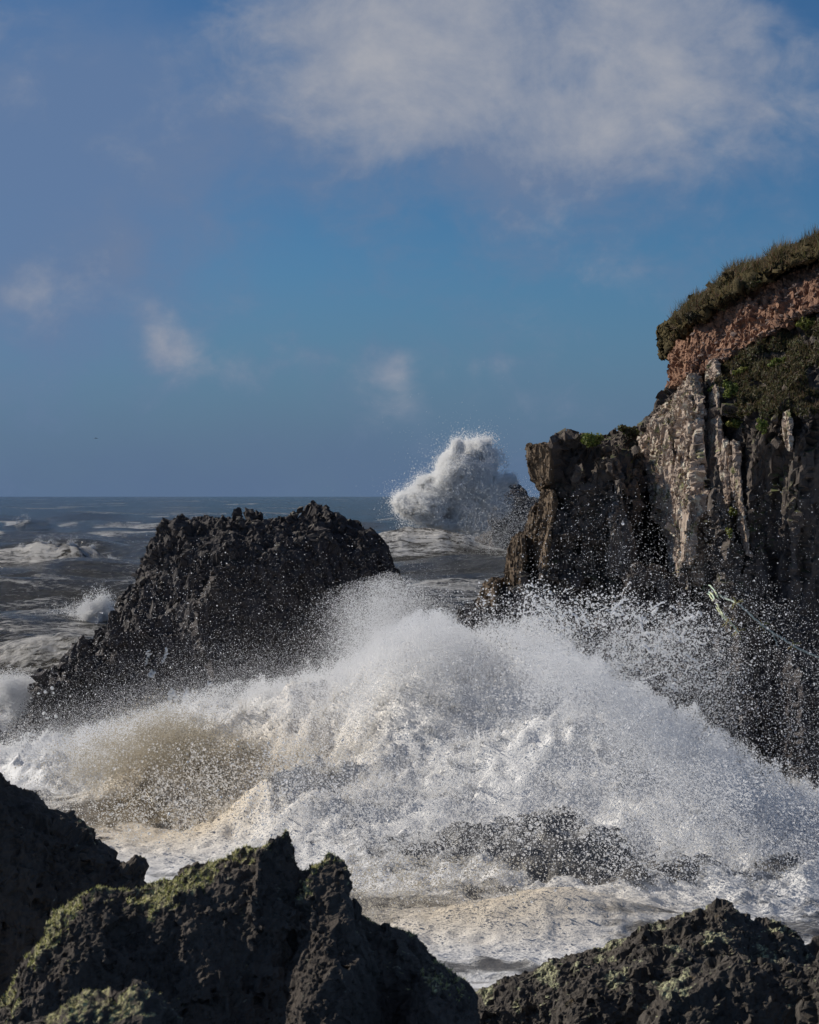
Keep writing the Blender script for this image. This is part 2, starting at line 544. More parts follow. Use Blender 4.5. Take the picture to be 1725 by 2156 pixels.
def water_mat(name, near):
    """grey-brown sea with lacy foam where the foam attribute is high"""
    m, nt, b, out = new_mat(name)
    p, nrm = pos(nt)
    fo = attr(nt, 'foam'); sand = attr(nt, 'sand')
    w1 = noise(nt, p, 0.5, 7, 0.62, (0.33, 1.0, 1.0), dist=0.8)
    w2 = noise(nt, p, 2.6, 6, 0.66, (0.4, 1.0, 1.0), dist=1.0)
    lace = voronoi(nt, p, 1.1, 'DISTANCE_TO_EDGE', (0.6, 1, 1)).step(0.0, 0.16, 1.0, 0.0)
    fine = noise(nt, p, 9.0, 4, 0.7)
    g = (w1 * 0.42 + w2 * 0.42 + fine * 0.16 - 0.5) * (1.2 if near else 1.9) + 0.5 + lace * 0.06
    ff = (g + fo - 1.0).step(-0.06, 0.16)
    wc = mix(nt, sand, (0.095, 0.10, 0.11) if near else (0.026, 0.031, 0.030), (0.20, 0.165, 0.115) if near else (0.115, 0.088, 0.055))
    fc = mix(nt, sand, (0.72, 0.73, 0.745), (0.60, 0.52, 0.41))
    setin(nt, b, 'Base Color', mix(nt, ff, wc, fc))
    setin(nt, b, 'Roughness', ff * 0.5 + 0.16)
    b.inputs['IOR'].default_value = 1.33; b.inputs['Specular IOR Level'].default_value = 0.34 if near else 0.24
    r1 = noise(nt, p, 1.3, 6, 0.6, (0.6, 1, 1)); r2 = noise(nt, p, 8.0, 5, 0.7, (0.7, 1, 1))
    hb = (0.0 if near else noise(nt, p, 0.13, 3, 0.6, (0.55, 1, 1)) * 3.2) + r1 * 0.7 + r2 * 0.22 + ff * 0.25 + fine * ff * 0.3
    bump(nt, b, hb, 1.0, 0.12 if near else 1.1)
    return m


M_sea = water_mat('sea water', False)
M_wave = water_mat('breaking water', True)


# ------------------------------------------------------------------ sea
def sea_mesh():
    fine = np.linspace(-0.245, 0.245, 620)
    wide = np.concatenate([np.linspace(-0.95, -0.25, 46), fine, np.linspace(0.25, 0.95, 46)])
    px = np.linspace(1044 + 780 * 2.1, 1044 + 28, 760)          # even rows in the picture, near to far
    d = CAM_H * F / (px - 1044)
    d = np.concatenate([d, np.geomspace(d[-1] * 1.03, 26000, 46)])
    A, D = np.meshgrid(wide, d)
    x = (D * np.tan(A)).ravel(); y = D.ravel()
    dr = np.gradient(d); gs = np.repeat(np.maximum(dr * 0.5, d * 0.0008), len(wide))
    z = np.zeros_like(x); ox = np.zeros_like(x); oy = np.zeros_like(x); J = np.zeros_like(x)
    r = np.random.default_rng(5)
    L = np.geomspace(2.2, 75, 64)
    for l in L:
        th = R(-100) + r.normal(0, 0.55 if l < 20 else 0.28)
        kx, ky = math.cos(th) * 2 * math.pi / l, math.sin(th) * 2 * math.pi / l
        kk = 2 * math.pi / l
        a = 0.034 / kk * (1.0 if l > 9 else 0.85) * r.uniform(0.6, 1.3)
        if l > 14: a *= 1.7
        if l > 50: a *= 0.8
        lod = sstep(2.0, 5.0, l / gs) if l < 12 else sstep(.25, 1.6, l / gs)
        gx = 0.5 + fbm(np.stack([x / (l * 3.5), y / (l * 3.5), 0 * x + l], 1), 1, int(l * 7)) if l > 6 else 1.0
        ph = kx * x + ky * y + r.uniform(0, 6.28)
        a = a * lod * gx
        z += a * np.cos(ph); s_ = a * np.sin(ph)
        ox -= kx / kk * s_ * 0.8; oy -= ky / kk * s_ * 0.8
        J += a * kk * np.cos(ph)
    calm = sstep(30, 110, y) * 0.55 + 0.45
    z *= calm; ox *= calm; oy *= calm
    foam = 0.20 * sstep(0.35, 0.8, J) + sstep(1.2, 3.0, z) * 0.05
    # how much old foam lies about
    ln = fbm(np.stack([x / 34, y / 26, 0 * x], 1), 3, 88)
    base = np.interp(y, [0, 75, 105, 150, 200, 300, 450, 900, 3000, 30000], [0.60, 0.56, 0.48, 0.41, 0.37, 0.33, 0.28, 0.25, 0.23, 0.2])
    foam = foam + base + (ln - 0.5) * np.interp(y, [0, 90, 150, 300, 600], [0.15, 0.3, 0.5, 0.45, 0.25])
    gully = np.exp(-((x - 3.5 - (y - 100) * 0.018) / 6.5) ** 2) * sstep(300, 120, y)
    foam += 0.13 * gully
    # breakers that can be made out one by one: u, v of crest, distance, half length (px), height, front width, foam
    brk = np.zeros_like(x)
    full = (x, y, z, oy, foam)
    for (u, v, dd, hl, hh, fw, fa) in BREAKERS:
        x0 = (u - 862.5) * dd / F; hw = hl * dd / F
        ix = np.nonzero((np.abs(full[0] - x0) < 2.6 * hw) & (np.abs(full[1] - dd) < 12 * fw + hw))[0]
        x, y, z, oy, foam = (q[ix] for q in full); bk = brk[ix]
        x0 = (u - 862.5) * dd / F; hw = hl * dd / F
        s = (x - x0) / hw
        rag = fbm(np.stack([x / (hw * .35), 0 * y + dd, 0 * x], 1), 3, 3, .6)
        env = np.exp(-np.abs(s) ** 2.2 * 0.9) * (0.72 + .56 * rag)
        yc = dd + 0.10 * hw * s ** 2 + hw * .5 * (fbm(np.stack([x / (hw * .5), 0 * y, dd + 0 * x], 1), 3, 6) - .5)
        t = y - yc
        prof = np.where(t < 0, np.exp(-np.abs(t / fw) ** 1.5), np.exp(-np.abs(t / (fw * 3.2)) ** 1.6))
        z += hh * env * prof
        oy -= 0.30 * hh * env * np.exp(-(t / (fw * .7)) ** 2)
        gr_ = max(.5, dd / 260)
        nn = fbm(np.stack([x / (1.6 * gr_), y / (.9 * gr_), 0 * x], 1), 4, 9, .6)
        z += (nn - .5) * 0.22 * min(hh, 2.) * env * np.exp(-(t / (fw * 1.2)) ** 2)
        on = np.clip(env * 1.2, 0, 1.2) * np.exp(-((t + fw * 0.2) / (fw * 0.75)) ** 2)
        foam += fa * on * (0.25 + 1.6 * nn)
        foam += 0.35 * fa * np.clip(env, 0, 1) * np.exp(-((t + fw * 2.2) / (fw * 1.8)) ** 2) * (nn - .1)
        if fa >= .4 and dd < 700: bk += on * sstep(.40, .56, nn)
        full[2][ix] = z; full[3][ix] = oy; full[4][ix] = foam; brk[ix] = bk
    x, y, z, oy, foam = full
    wc = fbm(np.stack([x / 16, y / 9, 0 * x], 1), 3, 131) * (y < 900) + fbm(np.stack([x / 60, y / 60, 0 * x], 1), 3, 133) * (y >= 900)
    foam += (.24 + .16 * (y < 900)) * sstep(.60, .74, wc + .05 * np.clip(z, -1, 1)) * sstep(180, 320, y)
    chop = sstep(260, 90, y)
    z += chop * .28 * (fbm(np.stack([x / 1.4, y / 1.1, 0 * x], 1), 4, 95, .6) - .5) * np.clip(foam * 1.6, .3, 1.4)
    foam = np.minimum(foam, np.where(y > 95, .60, .8)) + .22 * np.clip(brk, 0, 1)
    sand = np.clip(np.interp(y, [40, 100, 200, 500, 1500], [0.6, 0.5, 0.42, 0.25, 0.0]) + (ln - 0.5) * 0.8, 0, 1)
    xx, yy = x + ox, y + oy
    V = np.stack([xx, yy, z], 1)
    n, mcol = len(d), len(wide)
    i = np.arange(n * mcol).reshape(n, mcol)
    f = np.stack([i[:-1, :-1], i[:-1, 1:], i[1:, 1:], i[1:, :-1]], -1).reshape(-1, 4)
    o = mesh_np('sea', V, f, M_sea, attrs={'foam': foam, 'sand': sand * 0.6})
    tag(o, 'rough grey-brown sea streaked with foam out to the horizon', 'sea', kind='structure')
    return V, brk


BREAKERS = [
    (165, 1160, 262, 125, 3.3, 2.6, 0.75),
    (60, 1096, 560, 60, 3.0, 4.0, 0.55),
    (240, 1092, 640, 150, 3.4, 7.0, 0.20),
    (170, 1146, 350, 95, 1.2, 2.0, 0.45),
    (20, 1150, 345, 55, 1.1, 2.0, 0.40),
    (555, 1052, 2300, 75, 3.2, 14.0, 0.5),
    (760, 1052, 2400, 60, 3.0, 14.0, 0.4),
    (250, 1050, 2600, 40, 3.0, 14.0, 0.3),
    (915, 1112, 312, 150, 3.4, 5.0, 0.20),
    (990, 1210, 215, 120, 0.7, 1.6, 0.12),
    (960, 1255, 175, 120, 0.5, 1.4, 0.1),
    (60, 1330, 150, 110, 0.7, 1.4, 0.15),
    (210, 1290, 172, 90, 0.7, 1.4, 0.1),
    (40, 1225, 235, 110, 1.0, 2.0, 0.15),
    (60, 1425, 112, 120, 0.8, 1.2, 0.25),
]
SEA_V, BRK = sea_mesh()

# ------------------------------------------------------------------ sea stack
ST_D = 92.0
stack_uv = [(15, 1608), (24, 1560), (35, 1512), (45, 1490), (60, 1440), (75, 1430), (110, 1422), (118, 1408), (125, 1420), (150, 1392), (156, 1362),
            (200, 1355), (215, 1322), (240, 1290), (270, 1240), (300, 1190), (320, 1142), (335, 1112), (345, 1100), (372, 1092),
            (385, 1104), (430, 1092), (450, 1098), (490, 1090), (530, 1096), (545, 1103), (570, 1098), (600, 1090), (620, 1086),
            (660, 1078), (690, 1080), (725, 1082), (735, 1094), (775, 1112), (808, 1145), (838, 1195), (854, 1235), (866, 1285), (882, 1345), (905, 1430), (935, 1608)]
sp = [tuple(P(u, v, ST_D - 3.2)[[0, 2]]) for u, v in stack_uv]
pieces = [ridge(sp, lambda xs: ST_D + 0.0 * xs, lambda xs: 5.0 + 0.5 * np.sin(xs * 0.7), 7.0, nx=240, nt_=40, n=3.2)]
r_ = random.Random(3)
for u in range(345, 745, 9):
    v = np.interp(u, [q[0] for q in stack_uv], [q[1] for q in stack_uv])
    big = r_.random() ** 2.2
    p = P(u + r_.uniform(-5, 5), v, ST_D - 3.2); p[1] = ST_D + r_.uniform(-2.6, 0.2)
    pieces.append(spike(p, 0.12 + 0.22 * r_.random(), 0.12 + 0.55 * big, (r_.uniform(-.12, .18), 0), 0.7))
for (u, v, h, w) in [(375, 1092, .25, .22), (490, 1092, .30, .2), (660, 1078, .22, .3), (722, 1082, .3, .25), (545, 1100, .2, .2), (118, 1420, .45, .16), (105, 1428, .2, .25), (72, 1436, .2, .3), (158, 1362, .15, .5), (450, 1098, .2, .25)]:
    pieces.append(spike(P(u, v, ST_D - 0.5), w, h, (0.05, 0), 0.8))
for i in range(26):          # ledges down the left edge
    u = r_.uniform(35, 330); v = np.interp(u, [q[0] for q in stack_uv], [q[1] for q in stack_uv]) + r_.uniform(0, 30)
    pieces.append(spike(P(u, v, ST_D - r_.uniform(0.3, 4)), r_.uniform(.2, .5), r_.uniform(.1, .5), (r_.uniform(-.1, .1), 0), 1.2))
V, Fq = remesh(pieces, 0.075, 2)
V = craggy(V, Fq, [2.6, 1.0, 0.40], [0.30, 0.16, 0.07], seed=11, crack=0.4, fine=0.06, stri=(.16, .45, 1.3))
root = empty('sea_stack', (-7, 92, 0), 'big dark jagged sea stack with toothed crest, waves breaking round its foot', 'rock')
mesh_np('rock_body', V, Fq, M_stack, root, False)
STACK = closest_tree(V, Fq)

# ------------------------------------------------------------------ far rock
far_uv = [(1000, 1175), (1030, 1060), (1045, 1028), (1062, 1020), (1085, 1027), (1105, 1040), (1122, 1052), (1150, 1062), (1200, 1080), (1240, 1175)]
FD = 330.0
fp = [tuple(P(u, v, FD)[[0, 2]]) for u, v in far_uv]
V, Fq = remesh([ridge(fp, FD, 9.0, 9.0, zb=-3)], 0.28, 1)
V = craggy(V, Fq, [5, 2, .8], [1.0, .5, .2], seed=23, crack=.3)
o = mesh_np('far_rock', V, Fq, M_far)
tag(o, 'distant dark rock half hidden behind a tall burst of spray', 'rock')

# little rock awash at the left
V, Fq = remesh([ridge([tuple(P(u, v, 84)[[0, 2]]) for u, v in [(-70, 1580), (-50, 1535), (-20, 1525), (5, 1538), (16, 1552), (22, 1585)]], 84, 1.6, 1.6, zb=-1.2, nx=40)], 0.05, 1)
V = craggy(V, Fq, [.7, .3], [.15, .08], seed=29)
o = mesh_np('awash_rock', V, Fq, M_stack)
tag(o, 'small black rock awash in foam beside the sea stack foot', 'rock')

# ------------------------------------------------------------------ cliff
cliff = empty('cliff', (14, 76, 0), 'tall headland cliff with lichened ribs, red soil band and turf top', 'cliff', kind='structure')


def fr(uv, d): return [P(u, v, d) for u, v in uv]


def frs(uvd): return [P(*q) for q in uvd]


def shift(pts, dx=0, dy=0, dz=0): return [p + np.array([dx, dy, dz]) for p in pts]


RB = 2150     # how far the headland goes on beyond the frame (u)
pc = []
# right-hand dark wall, three set-back planes
a = [(1570, 1760), (1572, 1000), (1585, 880), (1640, 830), (RB, 800), (RB, 1760)]
pc.append(prism(fr(a, 69), shift(fr(a, 69), -1.5, 16)))
a = [(1655, 1760), (1660, 930), (1690, 860), (RB, 840), (RB, 1760)]
pc.append(prism(fr(a, 67.6), shift(fr(a, 67.6), -.6, 8)))
a = [(1500, 1760), (1505, 1180), (1540, 1040), (1600, 1020), (1600, 1760)]
pc.append(prism(fr(a, 69.6), shift(fr(a, 69.6), -1.0, 8)))
# central wall below the ribs, and the recess
a = [(1462, 1760), (1462, 1180), (1466, 810), (1580, 780), (1580, 1760)]
pc.append(prism(fr(a, 72.5), shift(fr(a, 72.5), .3, 13)))
a = [(1330, 1760), (1335, 1235), (1400, 1222), (1470, 1260), (1470, 1760)]
pc.append(prism(fr(a, 73.2), shift(fr(a, 73.2), .3, 9)))
a = [(1340, 1760), (1345, 1000), (1380, 960), (1470, 960), (1470, 1760)]
pc.append(prism(fr(a, 76.2), shift(fr(a, 76.2), .3, 8)))
# sunlit sloping face: oblique, turning towards the sea on the left
a = [(1345, 1000), (1345, 935), (1370, 884), (1400, 862), (1420, 820), (1452, 792), (1480, 790), (1480, 1000)]
pc.append(prism(fr(a, 77.2), shift(fr(a, 77.2), .6, 9)))
# promontory: nose block, body, foot
a = [(1150, 1760), (1150, 1190), (1165, 1040), (1150, 990), (1152, 922), (1182, 912), (1230, 911), (1246, 932), (1302, 934), (1350, 945), (1360, 1010), (1350, 1760)]
pc.append(prism(fr(a, 74.5), shift(fr(a, 74.5), .8, 9)))
pc.append(prism(frs([(1180, 1010, 74), (1165, 1190, 73.6), (1345, 1230, 73.6), (1340, 1010, 74)]), frs([(1160, 990, 77), (1150, 1200, 77), (1350, 1230, 77), (1350, 960, 77)])))
a = [(1300, 1000), (1302, 925), (1312, 907), (1335, 899), (1362, 893), (1380, 930), (1380, 1000)]
pc.append(prism(fr(a, 77.5), shift(fr(a, 77.5), 0, 5)))
a = [(940, 1430), (985, 1292), (1015, 1262), (1030, 1242), (1150, 1190), (1200, 1190), (1250, 1430)]
pc.append(prism(fr(a, 75), shift(fr(a, 75), .6, 6)))
a = [(940, 1760), (950, 1330), (985, 1296), (1100, 1240), (1340, 1225), (1480, 1215), (1480, 1760)]
pc.append(prism(fr(a, 73.4), shift(fr(a, 73.4), .6, 8)))
a = [(1150, 1760), (1170, 1330), (1290, 1290), (1330, 1215), (1400, 1200), (1520, 1215), (1520, 1760)]
pc.append(prism(fr(a, 71.5), shift(fr(a, 71.5), .6, 5)))
# upper slope core, leaning back
pc.append(prism(frs([(1500, 870, 71.5), (1480, 800, 74.6), (1560, 720, 73.9), (1725, 650, 71.4), (RB, 560, 65.5), (RB, 870, 64), (1600, 870, 69.5)]),
                frs([(1490, 880, 84), (1500, 790, 84), (1560, 720, 84), (1725, 650, 84), (RB, 560, 84), (RB, 900, 84), (1600, 900, 84)])))
# ledges and knobs standing off the faces
r_ = random.Random(12)
for i in range(95):
    u = r_.uniform(1010, 1800); v = r_.uniform(990, 1640)
    if v < 1250 and u < 1160: continue
    d = 73.6 if u < 1350 else (70.8 if u < 1500 else 68.9)
    w = r_.uniform(.15, .55)
    pc.append(spike(P(u, v, d - .2), w, r_.uniform(.5, 2.2), (r_.uniform(-.1, .25), .3), 1.2, .5))
V, Fq = remesh(pc, 0.085, 2)
V = craggy(V, Fq, [2.0, 0.85, 0.36], [0.34, 0.18, 0.07], stretch=(1.25, 1.25, 0.30), shear=(0.12, 0.15), seed=41, crack=0.5, fine=0.05, stri=(.20, .40, 2.6), jit=(.07, .13, .22))
mesh_np('rock_face', V, Fq, M_cliff, cliff, False)
CLIFF = closest_tree(V, Fq)


def hit(u, v, tree, off=0.03, dmin=20.0):
    """where the line of sight through (u, v) meets the rock"""
    o_ = Vector((0, 0, CAM_H)); dr = Vector(P(u, v, 1.0)) - o_
    loc, nrm, i, dist = tree.ray_cast(o_, dr.normalized())
    if loc is None: return None, None
    return np.array(loc) - np.array(dr.normalized()) * off, np.array(nrm)


def part_rock(name, pieces, voxel, sizes, amps, mat, seed, label=None, stretch=(1.5, 1.5, .17), crack=.45):
    V, Fq = remesh(pieces, voxel, 1)
    V = craggy(V, Fq, sizes, amps, stretch=stretch, shear=(.06, .1), seed=seed, crack=crack, fine=amps[-1] * .8, stri=(amps[0] * .9, .28, 3.2), jit=(.08, .14, .25))
    o = mesh_np(name, V, Fq, mat, cliff, False)
    if label: o['label'] = label
    return o, V, Fq


def rib(pts, w_back=1.6, left=2.8, seed=0, mat=M_rib, label=None, front=0.0):
    """upright slab: pts = left/right edges of its front from the top down, (uL, uR, v, d); its sunlit side recedes to the left"""
    F_ = [P(uR, v, d) for uL, uR, v, d in pts] + [P(uL, v, d + (uR - uL) * d / F * 0.9 * left) for uL, uR, v, d in reversed(pts)]
    B_ = [p + np.array([0.35, w_back, 0]) for p in F_]
    return part_rock('rock_rib', [prism(F_, B_)], 0.045, [0.7, 0.30, .13], [0.09, 0.06, .03], mat, seed, label)


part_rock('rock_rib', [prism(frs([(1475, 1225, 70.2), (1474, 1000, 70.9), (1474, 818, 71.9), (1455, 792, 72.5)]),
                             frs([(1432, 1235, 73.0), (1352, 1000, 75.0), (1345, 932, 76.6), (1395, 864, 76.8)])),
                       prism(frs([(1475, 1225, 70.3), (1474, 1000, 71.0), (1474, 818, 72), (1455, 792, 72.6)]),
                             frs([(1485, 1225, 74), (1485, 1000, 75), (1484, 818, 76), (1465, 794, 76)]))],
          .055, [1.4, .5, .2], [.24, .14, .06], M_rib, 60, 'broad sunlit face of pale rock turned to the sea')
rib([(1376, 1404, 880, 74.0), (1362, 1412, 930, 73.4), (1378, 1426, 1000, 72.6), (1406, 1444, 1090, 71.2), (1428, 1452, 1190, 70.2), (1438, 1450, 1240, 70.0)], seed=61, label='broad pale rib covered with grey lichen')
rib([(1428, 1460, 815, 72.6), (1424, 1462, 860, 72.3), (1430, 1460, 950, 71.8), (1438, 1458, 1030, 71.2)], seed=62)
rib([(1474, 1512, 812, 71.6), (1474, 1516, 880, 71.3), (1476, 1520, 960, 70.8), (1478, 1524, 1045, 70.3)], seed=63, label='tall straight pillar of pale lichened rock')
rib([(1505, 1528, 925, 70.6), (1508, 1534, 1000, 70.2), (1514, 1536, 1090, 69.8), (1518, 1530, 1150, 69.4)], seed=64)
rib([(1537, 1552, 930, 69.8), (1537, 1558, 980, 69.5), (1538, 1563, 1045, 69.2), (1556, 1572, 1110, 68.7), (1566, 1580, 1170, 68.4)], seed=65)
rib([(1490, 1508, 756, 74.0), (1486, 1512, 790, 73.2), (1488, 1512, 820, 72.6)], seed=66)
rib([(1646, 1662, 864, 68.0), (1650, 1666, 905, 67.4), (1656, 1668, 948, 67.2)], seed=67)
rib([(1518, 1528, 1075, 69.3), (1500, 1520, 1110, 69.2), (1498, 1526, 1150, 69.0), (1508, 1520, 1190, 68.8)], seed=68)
# boulder at the foot of the ribs, thin pinnacle, small blocks
part_rock('boulder', [prism(fr([(1442, 1115), (1446, 1060), (1470, 1036), (1500, 1034), (1508, 1060), (1470, 1100), (1462, 1180), (1448, 1185)], 69.6), shift(fr([(1446, 1115), (1450, 1060), (1470, 1036), (1500, 1034), (1508, 1060), (1475, 1100), (1466, 1180), (1448, 1185)], 69.6), -.2, 2.0))],
          .05, [.7, .3], [.16, .08], M_rib, 71, 'rounded knob of mossy lichened rock')
part_rock('pinnacle', [prism(fr([(1276, 1215), (1284, 1130), (1296, 1050), (1302, 1012), (1310, 1020), (1318, 1080), (1330, 1150), (1338, 1215)], 72.6), shift(fr([(1276, 1215), (1284, 1130), (1296, 1055), (1302, 1018), (1310, 1025), (1318, 1080), (1330, 1150), (1338, 1215)], 72.6), .1, 2.2))],
          .05, [.8, .3], [.14, .07], rock_mat('pinnacle rock', (.10, .085, .075), (.2, .17, .145), [((.3, .28, .22), 3., .58, .1, 0)], bumpd=.04), 72, 'thin pointed pinnacle leaning on the dark wall')
for (u, v, w, h, s_) in [(1345, 1205, 11, 26, 1), (1362, 1212, 12, 22, 2), (1380, 1206, 9, 26, 3), (1330, 1224, 10, 18, 4), (1396, 1222, 9, 18, 5)]:
    q = [(u - w, v + h), (u - w, v - h * .4), (u - w * .3, v - h * .7), (u + w, v - h * .5), (u + w, v + h)]
    part_rock('rock_block', [prism(fr(q, 70.9), shift(fr(q, 70.9), .1, 1.6))], .05, [.4, .18], [.08, .04], M_cliff, 80 + s_)
# overhanging nose and the ochre edge below it
part_rock('overhang', [prism(frs([(1106, 934, 74.2), (1109, 968, 74.3), (1120, 1005, 74.5), (1136, 1036, 74.8), (1158, 1008, 73.2), (1160, 950, 73.0), (1142, 936, 73.4)]),
                             frs([(1112, 940, 77), (1114, 968, 77), (1124, 1005, 77), (1140, 1036, 77), (1175, 1020, 77), (1175, 950, 77), (1150, 936, 77)]))],
          .045, [.7, .30, .13], [.08, .05, .025], M_brown, 90, 'overhanging ochre nose of rock at the promontory tip')
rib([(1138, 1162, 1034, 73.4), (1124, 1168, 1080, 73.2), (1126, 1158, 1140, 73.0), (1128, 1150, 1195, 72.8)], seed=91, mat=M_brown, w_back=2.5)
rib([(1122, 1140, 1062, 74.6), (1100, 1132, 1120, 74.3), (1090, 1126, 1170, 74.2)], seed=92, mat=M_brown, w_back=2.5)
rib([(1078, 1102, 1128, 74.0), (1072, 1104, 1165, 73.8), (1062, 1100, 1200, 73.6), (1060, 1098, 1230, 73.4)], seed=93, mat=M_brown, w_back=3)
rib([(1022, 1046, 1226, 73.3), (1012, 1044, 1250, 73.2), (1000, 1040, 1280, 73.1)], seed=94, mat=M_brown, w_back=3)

# soil band, shale and turf cap
soil_top = [(1452, 690), (1480, 668), (1520, 640), (1570, 615), (1640, 585), (1725, 545), (1900, 490), (RB, 430)]
soil_bot = [(1446, 792), (1470, 790), (1500, 775), (1560, 735), (1640, 690), (1725, 645), (1900, 600), (RB, 560)]
sl = [P(u, v, 76.8 - (u - 1450) * .016) for u, v in soil_top] + [P(u, v, 75.2 - (u - 1450) * .015) for u, v in reversed(soil_bot)]
so, SV, SF = part_rock('soil_face', [prism(sl, shift(sl, .5, 9))], .06, [1.4, .5, .18], [.22, .09, .035], M_soil, 101, 'crumbling red-brown soil band under the turf', (1, 1, 1.3), .2)
SOIL = closest_tree(SV, SF)
turf_top = [(1436, 664), (1460, 648), (1478, 640), (1500, 616), (1545, 584), (1620, 548), (1690, 522), (1725, 500), (1900, 440), (RB, 370)]
turf_bot = [(1440, 684), (1462, 682), (1484, 664), (1506, 640), (1550, 610), (1622, 574), (1692, 546), (1725, 526), (1900, 470), (RB, 405)]
tl = [P(u, v, 76.6 - (u - 1450) * .016) for u, v in turf_top] + [P(u, v, 76.0 - (u - 1450) * .016) for u, v in reversed(turf_bot)]
bk = [p + np.array([.8, 14, 0.6 if i < len(turf_top) else -.4]) for i, p in enumerate(tl)]
to, TV, TF = part_rock('turf_cap', [prism(tl, bk)], .07, [1.2, .45], [.30, .14], M_turf, 103, 'overhanging brown-green turf along the cliff top', (1, 1, 1), .2)
to.data.polygons.foreach_set('use_smooth', [True] * len(to.data.polygons))
TURF = closest_tree(TV, TF)
stone_meshes = []
for i in range(6):
    bm = bmesh.new(); bmesh.ops.create_icosphere(bm, subdivisions=1, radius=1)
    for vv in bm.verts:
        k_ = random.uniform(.7, 1.15); vv.co = Vector((vv.co.x * k_, vv.co.y * k_ * .8, max(-.8, min(.8, vv.co.z * 1.4)) * .32))
    me = bpy.data.meshes.new('stone'); bm.to_mesh(me); bm.free(); me.materials.append(M_stone); stone_meshes.append(me)
r_ = random.Random(5); ns = 0
for i in range(900):
    if ns >= 210: break
    u = r_.uniform(1446, 1740)
    t_, b_ = (np.interp(u, [q[0] for q in L_], [q[1] for q in L_]) for L_ in (soil_top, soil_bot))
    v = t_ + (b_ - t_) * (1 - r_.random() ** 1.8 * .9)
    p, n = hit(u, v + r_.uniform(0, 10), SOIL, 0.0)
    if p is None: continue
    o = bpy.data.objects.new('stone', stone_meshes[i % 6]); C.objects.link(o); o.parent = cliff
    o.location = p - np.array(cliff.location); s_ = r_.uniform(.05, .13) * (1.9 if r_.random() < .10 else 1)
    o.scale = (s_ * r_.uniform(.9, 1.7), s_, s_ * r_.uniform(.6, 1.3)); o.rotation_euler = (r_.uniform(-.3, .3), r_.uniform(-.4, .2), r_.uniform(0, 6)); ns += 1


# ------------------------------------------------------------------ foliage
def blades(pts, nrm, h, w, cols, seed, lean=.5):
    r = np.random.default_rng(seed); n = len(pts)
    d = nrm * .6 + np.array([0, 0, .8]) + r.normal(0, lean, (n, 3)); d /= np.linalg.norm(d, axis=1, keepdims=True)
    side = np.cross(d, r.normal(0, 1, (n, 3))); side /= np.linalg.norm(side, axis=1, keepdims=True)
    hh = (h * r.uniform(.4, 1.3, n))[:, None]
    a = pts - side * w; b = pts + side * w; c = pts + d * hh + np.array([0.15, 0, -.05]) * hh
    V = np.stack([a, b, c], 1).reshape(-1, 3)
    f = np.arange(3 * n).reshape(-1, 3)
    cc = cols[r.integers(0, len(cols), n)] * r.uniform(.7, 1.3, (n, 1))
    return V, f, np.repeat(cc, 3, 0)


def leaves(cen, rad, n, size, cols, seed, shell=.5):
    r = np.random.default_rng(seed)
    d = r.normal(0, 1, (n, 3)); d /= np.linalg.norm(d, axis=1, keepdims=True)
    rr = r.uniform(shell, 1.05, n)[:, None]
    lum = .75 + .5 * fbm(d * 2.2 + seed, 2, seed)[:, None]
    p = np.array(cen) + d * rr * lum * np.array(rad)
    return leaf_quads(p, d, size, cols, seed)


def leaf_quads(p, d, size, cols, seed):
    r = np.random.default_rng(seed + 1); n = len(p)
    nn = d + r.normal(0, .7, (n, 3)); nn /= np.linalg.norm(nn, axis=1, keepdims=True)
    a = np.cross(nn, r.normal(0, 1, (n, 3))); a /= np.linalg.norm(a, axis=1, keepdims=True); b = np.cross(nn, a)
    s = (size * r.uniform(.5, 1.4, n))[:, None]
    V = np.stack([p - a * s, p + b * s * .5, p + a * s, p - b * s * .5], 1).reshape(-1, 3)
    f = np.arange(4 * n).reshape(-1, 4)
    cc = cols[r.integers(0, len(cols), n)] * r.uniform(.6, 1.35, (n, 1))
    return V, f, np.repeat(cc, 4, 0)


def scatter(V, Fq, n, seed, keep):
    r = np.random.default_rng(seed)
    N = vnormals(V, Fq)
    i = r.integers(0, len(Fq), n * 4)
    w = r.dirichlet((1, 1, 1, 1), n * 4)
    p = (V[Fq[i]] * w[:, :, None]).sum(1); nn = N[Fq[i][:, 0]]
    m = keep(p, nn)
    return p[m][:n], nn[m][:n]


def tri_cols(l): return np.array(l, float)


GR = tri_cols([(.15, .12, .05), (.20, .15, .075), (.10, .105, .035), (.24, .18, .09), (.17, .09, .06), (.07, .075, .03)])
p, n = scatter(TV, TF, 95000, 3, lambda p, n: (n[:, 2] > -.75) & (p[:, 1] < 81) & (p[:, 0] < 19))
tl_ = fbm(p / np.array([.9, .9, .9]), 3, 17)
V, f, cc = blades(p, n, .16 + .5 * sstep(.42, .7, tl_), .014, GR, 4, .45)
o = mesh_np('turf_grass', V, f, M_leaf, cliff, False, {'tint': cc}); tag(o, kind='stuff')
# taller stems at the edge
tufts = []
for (u, v) in [(1440, 664), (1448, 655), (1462, 648), (1470, 642), (1562, 576), (1590, 560), (1640, 540), (1700, 515), (1718, 498), (1722, 494)]:
    q = P(u, v + 4, 76.6 - (u - 1450) * .016)
    pp = q + rng.normal(0, .14, (40, 3)) * np.array([1, 1, .2]); tufts.append(blades(pp, np.tile([-.3, 0, .6], (40, 1)), .55, .010, GR * .7, int(u), .25))
V, f = join([(a_, b_) for a_, b_, _ in tufts])
o = mesh_np('seed_stems', V, f, M_leaf, cliff, False, {'tint': np.vstack([c_ for _, _, c_ in tufts])}); tag(o, kind='stuff')

